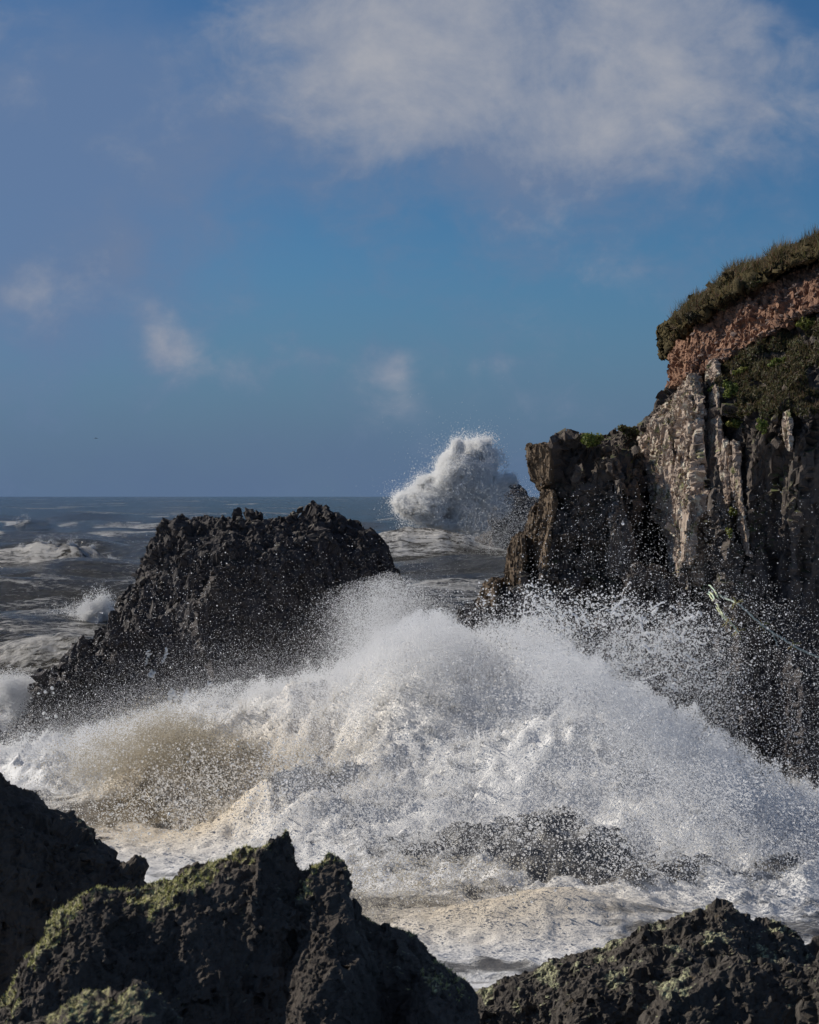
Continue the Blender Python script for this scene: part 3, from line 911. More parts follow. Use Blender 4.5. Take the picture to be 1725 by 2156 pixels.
# scrub creeping over the upper slope
IV = tri_cols([(.07, .075, .024), (.10, .11, .03), (.045, .055, .02), (.13, .105, .05), (.09, .07, .04)])
r = np.random.default_rng(8); PP = []; NN = []
for i in range(26000):
    u = r.uniform(1490, 1760); lo = np.interp(u, [1490, 1560, 1640, 1725, 1760], [785, 742, 700, 655, 640]); hi = np.interp(u, [1490, 1560, 1640, 1760], [830, 905, 880, 870])
    v = r.uniform(lo, hi)
    if vnoise(np.array([[u / 38, v / 30, 0]]), 77)[0] < .41 + .25 * (v > hi - 40): continue
    p, n = hit(u, v, CLIFF, .02)
    if p is None or p[1] > 90: continue
    PP.append(p + n * r.uniform(0, .15)); NN.append(n)
V, f, cc = leaf_quads(np.array(PP), np.array(NN), .052, IV, 9)
o = mesh_np('creeping_scrub', V, f, M_leaf, None, False, {'tint': cc}); tag(o, 'dark green scrub creeping over the upper cliff slope below the red soil', 'scrub', kind='stuff')

gb = np.array(PP)[rng.integers(0, len(PP), 9000)]; V, f, cc = blades(gb, np.tile([-.2, -.4, .5], (len(gb), 1)), .22, .011, GR * .75, 41, .5)
o = mesh_np('dry_grass', V, f, M_leaf, None, False, {'tint': cc}); tag(o, 'thin dry grass among the dark scrub on the upper cliff slope', 'grass', kind='stuff')

GREEN = tri_cols([(.13, .18, .03), (.18, .22, .045), (.09, .13, .025), (.22, .23, .06)])
YEL = tri_cols([(.24, .25, .05), (.18, .21, .04), (.30, .28, .08), (.11, .14, .03)])
M_stem = rock_mat('stem', (.04, .03, .02), (.08, .06, .04), scale=5, bumpd=.005)
PLANTS = [  # u, v, half width px, half height px, leaves, colours, label
    (1243, 936, 30, 20, 2000, GREEN, 'bright green bush on top of the promontory'),
    (1328, 918, 30, 20, 1500, IV, 'dark olive bush in the notch behind the promontory'),
    (1550, 900, 26, 17, 900, YEL, 'yellow-green plant clump beside the tall pale pillar'),
    (1604, 905, 18, 18, 500, GREEN, 'small leafy plant on the shadowed wall right of the pillars'),
    (1540, 830, 20, 24, 700, GREEN, 'green plant hanging above the tall pale pillar'),
    (1560, 790, 18, 12, 420, YEL, 'low yellow-green plant at the lower rim of the scrub slope'),
    (1700, 690, 24, 22, 800, YEL, 'yellow-green bramble high on the slope under the soil'),
    (1635, 770, 22, 14, 500, GREEN, 'green plant in the middle of the scrub slope'),
    (1545, 1085, 11, 12, 260, YEL, 'mossy green cushion between the lower ribs'),
    (1536, 1128, 9, 14, 240, YEL, 'lower mossy cushion on the rib foot'),
    (1585, 608, 17, 10, 700, IV, 'dark heather clump overhanging the red soil'),
    (1457, 676, 22, 14, 1100, tri_cols([(.05, .045, .02), (.07, .05, .03), (.035, .04, .015)]), 'dark heather tuft at the outermost tip of the turf'),
    (1505, 826, 16, 8, 300, GREEN, 'thin green growth crowning the tallest pillar'),
    (1395, 905, 12, 8, 200, IV, 'small dark plant on the broad pale rib'),
]
for i, (u, v, hw, hh, n, cols, lab) in enumerate(PLANTS):
    best = None
    for tr in (CLIFF, SOIL, TURF):
        q, nn = hit(u, v, tr, .0)
        if q is not None and (best is None or q[1] < best[1]): best = q
    if best is None: best = P(u, v, 75.5)
    q = best + np.array([-.05, -.35, .12]); d = q[1]; rad = np.array([hw * d / F, max(.25, hw * d / F * .8), hh * d / F])
    root = empty('cliff_bush', q, lab, 'plant', 'plants growing on the cliff')
    Vl, fl, cl = leaves(q + np.array([0, -.1, 0]), rad * .6, n // 2, .055, cols, 300 + i, .2)
    parts = [(Vl, fl)]; cs = [cl]
    rr_ = random.Random(i)
    for j in range(6):
        c_ = q + np.array([rr_.uniform(-.7, .7), rr_.uniform(-.6, .2), rr_.uniform(-.6, .6)]) * rad
        Vl, fl, cl = leaves(c_, rad * rr_.uniform(.25, .45), n // 8, .05, cols, 500 + i * 9 + j, .3); parts.append((Vl, fl)); cs.append(cl)
    V, f = join(parts)
    mesh_np('foliage', V, f, M_leaf, root, False, {'tint': np.vstack(cs)})
    sv = [spike(q + np.array([rr_.uniform(-.4, .4) * rad[0], 0, -rad[2] * .5]), .018, rad[2] * 1.1, (rr_.uniform(-.3, .3) * rad[0], -.15), .1) for _ in range(4)]
    V, f = join(sv); mesh_np('stems', V, f, M_stem, root, False)
    root.children[-1]['kind'] = 'stuff'


# ------------------------------------------------------------------ ropes on the cliff
def rope_mat(name, c1, c2):
    m, nt, b, _ = new_mat(name); p, _n = pos(nt)
    setin(nt, b, 'Base Color', mix(nt, noise(nt, p, 2.2, 3).step(.4, .62), c1, c2)); b.inputs['Roughness'].default_value = .7
    bump(nt, b, noise(nt, p, 60, 2), .5, .01); return m


M_rope = rope_mat('pale rope', (.66, .70, .42), (.50, .66, .56)); M_rope2 = rope_mat('grey rope', (.40, .45, .40), (.55, .64, .54)); M_fray = rope_mat('frayed end', (.45, .30, .08), (.5, .5, .2))


def tube(pts, rad, nseg=6, sub=8, wob=.01, seed=0):
    pts = np.array(pts); t = np.linspace(0, len(pts) - 1, (len(pts) - 1) * sub + 1)
    i = np.clip(t.astype(int), 0, len(pts) - 2); f_ = (t - i)[:, None]
    pm = np.vstack([2 * pts[0] - pts[1], pts, 2 * pts[-1] - pts[-2]])
    a, b, c, d = pm[i], pm[i + 1], pm[i + 2], pm[i + 3]
    q = .5 * ((2 * b) + (c - a) * f_ + (2 * a - 5 * b + 4 * c - d) * f_ ** 2 + (3 * b - a - 3 * c + d) * f_ ** 3)
    q = q + np.random.default_rng(seed).normal(0, wob, q.shape)
    tg = np.gradient(q, axis=0); tg /= np.linalg.norm(tg, axis=1, keepdims=True)
    s1 = np.cross(tg, [0.1, 1, 0.05]); s1 /= np.linalg.norm(s1, axis=1, keepdims=True); s2 = np.cross(tg, s1)
    an = np.linspace(0, 2 * math.pi, nseg, endpoint=False)
    V = (q[:, None] + rad * (np.cos(an)[None, :, None] * s1[:, None] + np.sin(an)[None, :, None] * s2[:, None])).reshape(-1, 3)
    ii = np.arange(len(q) * nseg).reshape(len(q), nseg); jj = np.roll(ii, -1, 1)
    f = np.stack([ii[:-1], jj[:-1], jj[1:], ii[1:]], -1).reshape(-1, 4)
    return V, f


def rope_uv(l, dd=None):
    out = []
    for u, v in l:
        q, n = hit(u, v, CLIFF, .12); out.append(q if q is not None else P(u, v, 69))
    out = np.array(out)
    y = np.minimum.accumulate(out[:, 1]); y = np.convolve(np.pad(y, 1, 'edge'), [.25, .5, .25], 'valid')
    return np.array([P(u, v, yy - .1) for (u, v), yy in zip(l, y)])


def rope(name, label, mat, strands, frays):
    base = rope_uv(strands[0]); root = empty(name, base[0], label, 'rope', 'ropes snagged on the cliff')
    for i, s_ in enumerate(strands):
        V, f = tube(rope_uv(s_), .032 if i == 0 else .024, seed=i); mesh_np('strand', V, f, mat, root)
    for (u, v) in frays:
        q = rope_uv([(u, v)])[0]; tt = []
        for j in range(14):
            e = q + np.random.default_rng(j).normal(0, .12, 3) * np.array([1, .4, 1]); tt.append(tube([q, (q + e) / 2 + .02, e], .008, 4, 4, .012, j))
        V, f = join(tt); mesh_np('frayed_knot', V, f, M_fray, root)
    return root


rope('rope', 'pale yellow-green rope doubled over and hanging down the dark cliff wall', M_rope,
     [[(1480, 1235), (1492, 1244), (1503, 1258), (1512, 1275), (1520, 1290), (1530, 1302), (1537, 1309), (1545, 1318), (1554, 1331)],
      [(1480, 1239), (1490, 1249), (1500, 1262), (1509, 1279), (1517, 1292), (1527, 1305)],
      [(1481, 1235), (1486, 1231), (1494, 1233), (1503, 1241), (1509, 1251), (1512, 1258)]], [(1480, 1240), (1533, 1308), (1553, 1329)])
rope('rope', 'long thin rope trailing down the dark cliff wall to the right', M_rope2,
     [[(1516, 1253), (1528, 1260), (1545, 1268), (1560, 1276), (1578, 1292), (1600, 1312), (1622, 1328), (1650, 1346), (1675, 1362), (1700, 1374), (1726, 1384), (1760, 1394)],
      [(1626, 1331), (1632, 1345), (1637, 1360)]], [(1548, 1270), (1603, 1316), (1670, 1358)])

# ------------------------------------------------------------------ foreground rocks


def fore(name, layers, voxel, sizes, amps, mat, seed, label, loc, group=None, stretch=(1, 1, .6), extra=()):
    pcs = list(extra)
    for uv, d, df, db, zb, n in layers:
        prof = [tuple(P(u, v, d)[[0, 2]]) for u, v in uv]
        pcs.append(ridge(prof, d, df, db, zb=zb, nx=130, nt_=30, n=n))
    V, Fq = remesh(pcs, voxel, 2)
    V = craggy(V, Fq, sizes, amps, stretch=stretch, seed=seed, crack=.5, fine=amps[-1] * .5, jit=(.12, .18, .25), flat=(.8, .75, .7), stri=(amps[0] * .5, sizes[1] * .8, sizes[0] * 1.2))
    root = empty(name, loc, label, 'rock', group)
    mesh_np('rock_body', V, Fq, mat, root, False)
    return root, V, Fq


# left rock
L1 = [(-420, 2300), (-380, 1700), (-250, 1600), (-120, 1580), (-40, 1595), (0, 1612), (40, 1642), (75, 1662), (100, 1692), (135, 1712), (190, 1745), (205, 1756), (240, 1772), (262, 1795), (275, 1850), (300, 2000), (330, 2300)]
L2 = [(190, 2300), (210, 1900), (240, 1822), (265, 1804), (298, 1804), (316, 1828), (324, 1880), (352, 2000), (375, 2300)]
fl, FLV, FLF = fore('shore_rock', [(L1, 34, 1.8, 2.5, -1.0, 4.0), ([(q[0], q[1]) for q in L2], 33, .9, 1.0, -1.0, 2.2)], .05, [.6, .26, .12], [.10, .06, .03], M_fore, 201,
                    'dark rounded shore rock sloping down to the surf with a small knob at its foot', (-6, 34, 0), 'shore rocks')
# centre rock
C1 = [(-320, 2500), (-260, 2160), (-120, 2120), (20, 2100), (46, 2050), (52, 2012), (100, 1962), (112, 1926), (170, 1884), (210, 1860), (245, 1856), (322, 1872), (328, 1862), (370, 1846), (392, 1818), (440, 1808),
      (485, 1797), (500, 1786), (560, 1777), (588, 1766), (603, 1762), (615, 1795), (628, 1826), (650, 1814), (690, 1816), (722, 1826), (735, 1866), (742, 1920), (770, 1916), (830, 1936), (870, 1956), (905, 2006),
      (925, 2036), (938, 2026), (955, 2036), (992, 2056), (1002, 2110), (1010, 2500)]
fc, FCV, FCF = fore('shore_rock', [(C1, 22, 1.3, 1.4, 0.2, 3.2),
                                   ([(580, 2500), (600, 2100), (640, 1960), (690, 1900), (735, 1900), (790, 2000), (820, 2500)], 21.2, 1.6, 1, 0.2, 2.4),
                                   ([(820, 2500), (850, 2120), (880, 2050), (940, 2045), (985, 2080), (995, 2500)], 21.0, 1.3, 1, 0.2, 2.4)],
                    .026, [.36, .16, .07], [.06, .035, .018], M_fore, 203,
                    'craggy dark shore rock with a pointed top and sunlit yellow-green moss along its ridge', (-2, 22, 0), 'shore rocks',
                    extra=[prism(frs([(530, 1960, 20.9), (540, 1800, 21.2), (566, 1764, 21.4), (592, 1752, 21.6), (606, 1742, 21.7), (622, 1786, 21.6), (636, 1850, 21.4), (640, 1960, 20.9)]),
                                 frs([(530, 1960, 22.6), (540, 1810, 22.6), (566, 1784, 22.6), (592, 1774, 22.6), (606, 1766, 22.6), (620, 1800, 22.6), (632, 1850, 22.6), (640, 1960, 22.6)])),
                           prism(frs([(640, 2000, 20.6), (646, 1816, 21.2), (690, 1804, 21.3), (724, 1814, 21.2), (740, 1862, 21.0), (748, 2000, 20.6)]),
                                 frs([(640, 2000, 22.4), (650, 1830, 22.4), (690, 1820, 22.4), (722, 1830, 22.4), (736, 1870, 22.4), (744, 2000, 22.4)]))])
# bottom-left rock
B1 = [(-300, 2700), (-200, 2250), (0, 2190), (40, 2160), (62, 2132), (128, 2122), (165, 2095), (192, 2084), (220, 2090), (255, 2078), (290, 2064), (338, 2078), (345, 2105), (380, 2160), (440, 2200), (500, 2700)]
fb, FBV, FBF = fore('shore_rock', [(B1, 17, .8, 1.0, 1.0, 4.0)], .03, [.28, .12, .06], [.045, .025, .012], M_fore, 205, 'low grey-lichened shore rock below the mossy ridge', (-3, 17, 1), 'shore rocks')
# right rocks
R1 = [(960, 2400), (1000, 2108), (1065, 2080), (1130, 2046), (1170, 2026), (1230, 2030), (1265, 2014), (1290, 2000), (1310, 2005), (1330, 1976), (1370, 1970), (1400, 1954), (1480, 1936), (1500, 1918), (1530, 1914), (1550, 1926),
      (1566, 1956), (1590, 1960), (1620, 1951), (1680, 1971), (1700, 2006), (1760, 2010), (1900, 1990), (2050, 2400)]
R2 = [(1120, 2500), (1160, 2160), (1172, 2104), (1205, 2074), (1260, 2056), (1320, 2045), (1380, 2020), (1440, 2010), (1500, 2030), (1600, 2060), (1660, 2500)]
R3 = [(1300, 2600), (1345, 2160), (1400, 2086), (1450, 2060), (1500, 2036), (1580, 2030), (1650, 2036), (1725, 2046), (1900, 2060), (2000, 2600)]
R4 = [(1400, 2300), (1430, 2040), (1460, 1990), (1500, 1975), (1545, 1985), (1570, 2040), (1590, 2300)]
R1, R2, R3, R4 = ([(u, v - 20) for u, v in q] for q in (R1, R2, R3, R4))
fr_, FRV, FRF = fore('shore_rock', [(R1, 30, 1.6, 1.8, -1, 3.0), (R2, 26.5, 1.2, 1.5, -.5, 3.0), (R3, 24, 1.0, 1.3, 0, 3.4), (R4, 28.5, 1.2, 1, 0, 2.2)], .034, [.42, .2, .09], [.07, .045, .02], M_fore2, 207,
                     'knobbly weed-black shore rock dotted with pale lichen', (3, 27, 0), 'shore rocks', (1, 1, 1))
E1 = [(1660, 2400), (1690, 2070), (1702, 2010), (1715, 1985), (1730, 1972), (1800, 1960), (1900, 2000), (1960, 2400)]
fe, FEV, FEF = fore('shore_rock', [(E1, 23, 1.5, 1.2, 0, 2.4)], .035, [.5, .2], [.12, .06], M_fore2, 209, 'dark rock edge beside the knobbly lichen-dotted shore rock', (4.9, 23, 0), 'shore rocks')

MOSS = tri_cols([(.42, .42, .16), (.34, .36, .12), (.52, .49, .24), (.24, .27, .07), (.55, .52, .32)])


def moss(V, Fq, root, n, seed, top, h, thr, name='moss'):
    S_ = np.array(sun_dir)
    me = next(o for o in root.children if o.name.startswith('rock_body')).data
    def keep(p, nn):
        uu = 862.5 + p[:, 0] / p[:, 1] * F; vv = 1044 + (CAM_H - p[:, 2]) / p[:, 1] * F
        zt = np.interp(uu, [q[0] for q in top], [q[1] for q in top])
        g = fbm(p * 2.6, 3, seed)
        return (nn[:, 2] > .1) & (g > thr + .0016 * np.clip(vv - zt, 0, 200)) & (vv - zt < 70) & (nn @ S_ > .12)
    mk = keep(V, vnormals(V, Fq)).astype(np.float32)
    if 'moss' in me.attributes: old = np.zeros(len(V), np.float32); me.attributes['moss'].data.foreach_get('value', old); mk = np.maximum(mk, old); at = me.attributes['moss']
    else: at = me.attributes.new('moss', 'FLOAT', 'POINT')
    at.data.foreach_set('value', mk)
    p, nn = scatter(V, Fq, n, seed, keep)
    if not len(p): return
    Vb, f, cc = blades(p, nn, h, h * .13, MOSS, seed + 1, .55)
    o = mesh_np(name, Vb, f, M_leaf, root, False, {'tint': cc}); tag(o, 'yellow-green moss and grass', kind='stuff')


moss(FCV, FCF, fc, 52000, 31, C1, .045, .45)
moss(FBV, FBF, fb, 14000, 33, B1, .025, .46)
moss(FRV, FRF, fr_, 7000, 35, R3, .022, .62, 'lichen_tufts')
moss(FRV, FRF, fr_, 4000, 36, R2, .022, .64, 'lichen_tufts')
moss(FLV, FLF, fl, 2500, 37, L1, .05, .62, 'lichen_tufts')

# ------------------------------------------------------------------ the breaking wave
CREST = [(-200, 1585), (0, 1562), (150, 1540), (300, 1512), (430, 1474), (560, 1452), (700, 1424), (780, 1375), (850, 1330), (900, 1322), (1000, 1340), (1150, 1336), (1250, 1405), (1330, 1475), (1450, 1525), (1560, 1605), (1700, 1690), (1800, 1720), (2000, 1760)]
RY = ([-24, -14, -8, -4, 0, 5, 9, 13, 18, 24], [82, 79, 74, 69, 66.5, 63, 59, 55, 52, 50])
WID = ([-24, -14, -8, -2, 3, 8, 14, 22], [7, 8, 12, 15, 15, 11, 7, 6])


def crest_z(x, y):
    u = 862.5 + x / y * F
    v = np.interp(u, [q[0] for q in CREST], [q[1] for q in CREST])
    return CAM_H - (v - 1044) * y / F


def wave_h(x, y):
    yr = np.interp(x, *RY); w = np.interp(x, *WID)
    yr = yr + 1.6 * (fbm(np.stack([x / 4, 0 * x, 0 * x], 1), 3, 61) - .5)
    cz = np.maximum(crest_z(x, yr) - 0.75, 0.4)
    t = (y - (yr - w)) / w
    g = np.clip(t, 0, 1)
    front = cz * (g ** 1.5 * (0.75 + .25 * g))
    back = cz * np.exp(-np.clip((y - yr) / 4.5, 0, None) ** 2)
    z = np.where(y < yr, front, back)
    # a hollow scooped in the face, a brown shoulder at the left
    z = z - 1.3 * np.exp(-((x - 4.6) / 3.2) ** 2 - ((y - 55) / 3.2) ** 2) * g
    z = z + 1.5 * np.exp(-((x + 7.6) / 2.3) ** 2 - ((y - 66.5) / 2.6) ** 2)
    z = z + 1.0 * np.exp(-((x + 3.4) / 2.2) ** 2 - ((y - 59) / 3.0) ** 2)
    z = z + 0.8 * np.exp(-((x - 3.4) / 2.3) ** 2 - ((y - 47.3) / 1.6) ** 2)
    return z, t


gx = np.arange(-26, 26, .105); gy = np.arange(38, 84, .125)
GX, GY = np.meshgrid(gx, gy); x = GX.ravel(); y = GY.ravel()
z, t = wave_h(x, y)
act = sstep(-.15, .35, t) * sstep(16, 6, y - np.interp(x, *RY))
q3 = np.stack([x, y, z], 1)
bil = fbm(q3 / np.array([2.2, 2.2, 1.6]), 5, 71, .58, True)
mac = fbm(q3 / np.array([4.2, 4.2, 3.0]) + 5, 2, 73) - .5
rug = fbm(q3 / np.array([.55, .55, .5]), 3, 75, .6, True)
zz = z + (0.30 - bil) * 1.9 * act + 2.0 * mac * act + (.3 - rug) * .46 * (act * .5 + .5) + .12 * (fbm(q3 / 3.0, 2, 79) - .5)
edge = sstep(0, 3.5, np.minimum.reduce([x + 26, 26 - x, y - 38, 84 - y]))
zz = np.where(edge < 1, -1.0 + (zz + 1.0) * edge, zz)
ox = (fbm(q3 / 1.1 + 9, 3, 81) - .5) * .7 * act; oy = -(fbm(q3 / 1.1 + 19, 3, 83)) * .8 * act
low = np.exp(-((x - 5.0) / 4.6) ** 2 - ((y - 53.5) / 4.2) ** 2) * .62  # foam thinned so the hollow's shade is painted into the water colour
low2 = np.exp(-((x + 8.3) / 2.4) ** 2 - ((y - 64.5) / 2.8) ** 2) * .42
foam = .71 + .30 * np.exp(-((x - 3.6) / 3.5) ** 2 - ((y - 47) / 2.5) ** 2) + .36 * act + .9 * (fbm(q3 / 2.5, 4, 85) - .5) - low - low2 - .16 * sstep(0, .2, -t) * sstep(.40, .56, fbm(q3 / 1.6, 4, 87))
foam = foam - .30 * np.exp(-((t - .22) / .26) ** 2) * sstep(-4, 0, x) * sstep(.36, .56, fbm(q3 / 1.8, 4, 93))
sand = np.clip(1.3 * np.exp(-((x + 6.5) / 4.2) ** 2 - ((y - 62.5) / 5.5) ** 2) + .9 * np.exp(-((x - 2.0) / 4.0) ** 2 - ((y - 48.0) / 3.0) ** 2) + .15, 0, 1)
V = np.stack([x + ox, y + oy, zz + .16], 1)
i = np.arange(len(x)).reshape(len(gy), len(gx))
f = np.stack([i[:-1, :-1], i[:-1, 1:], i[1:, 1:], i[1:, :-1]], -1).reshape(-1, 4)
wave = empty('breaking_wave', (2, 60, 0), 'huge wave bursting into white spray between the sea stack and the cliff', 'wave')
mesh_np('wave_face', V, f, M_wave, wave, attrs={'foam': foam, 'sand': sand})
WV, WT = V, t


def points(name, pts, rad, cols, parent, label=None, cat=None):
    """a cloud of round drops (one object); drawn as true spheres"""
    pts = np.asarray(pts, np.float32)
    o = mesh_np(name, pts, np.zeros((0, 3), np.int32), None, parent, attrs={'rad': rad, 'tint': cols})
    g = POINT_GROUP
    m = o.modifiers.new('drops', 'NODES'); m.node_group = g
    tag(o, label, cat, kind='stuff')
    return o


def point_group():
    g = bpy.data.node_groups.new('drops', 'GeometryNodeTree'); g.is_modifier = True
    g.interface.new_socket('Geometry', in_out='INPUT', socket_type='NodeSocketGeometry')
    g.interface.new_socket('Geometry', in_out='OUTPUT', socket_type='NodeSocketGeometry')
    a = g.nodes.new('NodeGroupInput'); b = g.nodes.new('NodeGroupOutput')
    at = g.nodes.new('GeometryNodeInputNamedAttribute'); at.data_type = 'FLOAT'; at.inputs['Name'].default_value = 'rad'
    mp = g.nodes.new('GeometryNodeMeshToPoints'); sm = g.nodes.new('GeometryNodeSetMaterial'); sm.inputs['Material'].default_value = M_spray
    g.links.new(a.outputs[0], mp.inputs['Mesh']); g.links.new(at.outputs['Attribute'], mp.inputs['Radius'])
    g.links.new(mp.outputs[0], sm.inputs['Geometry']); g.links.new(sm.outputs[0], b.inputs[0])
    return g


POINT_GROUP = point_group()
rg = np.random.default_rng(99)
WHITE = np.array([.88, .885, .895]); SANDY = np.array([.52, .46, .345])


def tint(n, sandy=0.0):
    s_ = np.broadcast_to(np.asarray(sandy, float).reshape(-1, 1) if np.ndim(sandy) else sandy, (n, 1))
    return WHITE * (1 - s_) + SANDY * s_


def ropy(p, sc, seed):
    q = p / np.array(sc)
    a = fbm(q, 4, seed, .6); b = 1 - np.abs(2 * fbm(q * 1.7 + 11, 3, seed + 40, .5) - 1)
    big = fbm(q / 4.2 + 3, 2, seed + 70) - .5
    return .55 * a + .45 * (b - .35) + .42 * big


def lumpy(p, sc, seed, lo, hi, octs=4):
    """keep more where a ropy noise is high: returns a keep mask"""
    return rg.random(len(p)) < sstep(lo, hi, ropy(p, sc, seed))


def crest_v(u): return np.interp(u, [q[0] for q in CREST], [q[1] for q in CREST])


def soft(n, a, b, pw=.8):
    """spread between a and b, thinning towards both ends"""
    t = rg.beta(1.7, 1.7, n); return a + (b - a) * t


def radii(n, med, sig, lo, hi): return np.clip(med * np.exp(rg.normal(0, sig, n)), lo, hi)


SP, SR, SC = [], [], []


def add(p, r, c): SP.append(p); SR.append(r); SC.append(c)


# 1 fine fuzz and threads of drops torn off the whole face, streaming along the burst directions
wt = np.clip(act, 0, 1) ** 1.2 * (.30 + .70 * sstep(.12, .60, t + .5 * (fbm(q3 / 2.2, 3, 89) - .5)))
cum = np.cumsum(wt)
CUMT = cum


def flow(p, seed):
    q = p / 2.6
    d = np.stack([fbm(q, 2, seed) - .42, -.25 - .9 * fbm(q + 7, 2, seed + 1), .25 + 1.2 * fbm(q + 13, 2, seed + 2)], 1)
    return d / np.linalg.norm(d, axis=1, keepdims=True)


n = 560000
ii = np.clip(np.searchsorted(cum, rg.random(n) * cum[-1]), 0, len(WV) - 1)
p = WV[ii] + rg.uniform(-.06, .06, (n, 3)).astype(np.float32)
p = p + flow(p, 391) * (rg.exponential(.16, n) * (.3 + 2.2 * sstep(.42, .66, fbm(p / np.array([1.3, 1.6, 1.3]), 3, 401, .6))))[:, None]
m = lumpy(p, (.9, 1.0, .7), 405, .36, .54)
add(p[m], radii(m.sum(), .0075, .5, .003, .032), tint(m.sum(), sand[ii][m] * .8))
nt_, nk = 105000, 13
ii = np.clip(np.searchsorted(cum, rg.random(nt_) * cum[-1]), 0, len(WV) - 1); p0 = WV[ii]
kk_ = ropy(p0, (1.1, 1.2, 1.0), 407); ok = rg.random(nt_) < sstep(.38, .56, kk_); p0 = p0[ok]; ii = ii[ok]; kk_ = kk_[ok]; nt_ = len(p0)
fd = flow(p0, 391) + rg.normal(0, .22, (nt_, 3)); ln_ = rg.exponential(.42, nt_) * (.35 + 1.5 * sstep(.42, .62, kk_))
st = np.linspace(0, 1, nk)[None, :, None] * ln_[:, None, None]
path = p0[:, None] + fd[:, None] * st - np.array([0, 0, .30]) * st ** 2 + np.cumsum(rg.normal(0, .007, (nt_, nk, 3)), 1)
rd = radii(nt_, .0075, .4, .004, .022)[:, None] * (1.2 - .8 * np.linspace(0, 1, nk))[None] * rg.uniform(.6, 1.4, (nt_, nk))
add(path.reshape(-1, 3), rd.ravel(), tint(nt_ * nk, np.repeat(sand[ii] * .8, nk)))
# 2 central plume thrown up through the gap, and spray over the crest
def plume(n, u0, u1, d0, d1, top, seed, med=.0068, lo=.40, hi=.56, sc=(.8, .9, 1.1), sandy=0.0, dep=190, rag=60):
    u = soft(n, u0, u1); d = soft(n, d0, d1)
    vt = np.interp(u, [q[0] for q in top], [q[1] for q in top])
    vt = vt - (fbm(np.stack([u / 34, d / 2, 0 * u], 1), 4, seed + 3, .6) - .55) * rag * 2
    v = vt + dep * rg.beta(1.15, 2.0, n)
    p = Pa(u, v, d)
    m = lumpy(p, sc, seed, lo, hi); p = p[m]
    add(p, radii(len(p), med, .5, .006, .06), tint(len(p), sandy))


plume(430000, 560, 1360, 61, 71, [(560, 1450), (740, 1375), (800, 1330), (860, 1285), (900, 1290), (960, 1312), (1050, 1300), (1150, 1305), (1230, 1370), (1360, 1450)], 411, dep=210)
plume(300000, 40, 860, 67, 77, [(40, 1560), (150, 1540), (300, 1505), (420, 1446), (560, 1436), (860, 1360)], 413, dep=130, rag=45)
plume(330000, 1080, 1850, 52, 62, [(1080, 1340), (1200, 1360), (1260, 1390), (1340, 1450), (1460, 1490), (1560, 1570), (1700, 1660), (1850, 1720)], 415, dep=190)
# 3 drops thrown against the dark cliff: thin high up, thick low down
for (n, u0, u1, vt, dv, d0, d1, med, lo, hi, seed) in [
        (105000, 920, 1580, 1225, 330, 59, 69, .0068, .38, .60, 421), (44000, 1000, 1540, 1225, 210, 59, 68, .0125, .46, .60, 423),
        (38000, 1250, 1900, 1230, 520, 56, 66, .0062, .34, .6, 425), (11000, 1080, 1760, 1000, 330, 61, 69, .0055, .3, .6, 427)]:
    u = soft(n, u0, u1); d = soft(n, d0, d1)
    v = vt + dv * rg.beta(1.9 if dv < 400 else 1.4, 1.3, n) + np.clip(u - u0, 0, 900) * (.10 if seed in (421, 423) else .04) + (fbm(np.stack([u / 60, d / 3, 0 * u], 1), 3, seed) - .5) * 120
    p = Pa(u, v, d); m = lumpy(p, (1.0, 1.4, .8), seed, lo, hi); p = p[m]
    add(p, radii(len(p), med, .5, .005, .045), tint(len(p)))
# 4 curtain at the right shoulder of the stack, fine drops over its face
n = 330000; u = rg.normal(815, 62, n); v = 1200 + 330 * rg.beta(1.6, 1.5, n) + np.abs(u - 815) * .3; d = soft(n, 70, 82)
p = Pa(u, v, d); m = lumpy(p, (1.5, 1.5, 1.2), 431, .32, .60); add(p[m], radii(m.sum(), .0060, .4, .003, .02), tint(m.sum()))
n = 230000; u = soft(n, -60, 1000); v = crest_v(u) + 40 - rg.gamma(1.25, 40, n); d = soft(n, 70, 84)
p = Pa(u, v, d); m = lumpy(p, (2.5, 2, 1.6), 433, .26, .62) & (v > 1050); add(p[m], radii(m.sum(), .0046, .4, .0025, .02), tint(m.sum()))
n = 6000; u = soft(n, -20, 800); v = rg.uniform(1120, 1580, n); d = soft(n, 74, 83); p = Pa(u, v, d); keep = v > np.interp(u, [40, 150, 320, 700], [1450, 1400, 1180, 1150]) + rg.normal(0, 40, n); add(p[keep], radii(keep.sum(), .0065, .5, .004, .03), tint(keep.sum()))
# 5 sandy lump of mist on the brown shoulder
n = 120000; c_ = np.array([-7.7, 65.2, 1.5]); g_ = rg.normal(0, 1, (n, 3))
p = c_ + g_ * np.array([1.55, 1.1, .62]); p[:, 2] += .35 * np.cos((p[:, 0] + 7.7) * .8)
m = (p[:, 2] > .1) & lumpy(p, (1.5, 1.4, .8), 441, .30, .52); add(p[m], radii(m.sum(), .0075, .4, .004, .025), tint(m.sum(), .9))
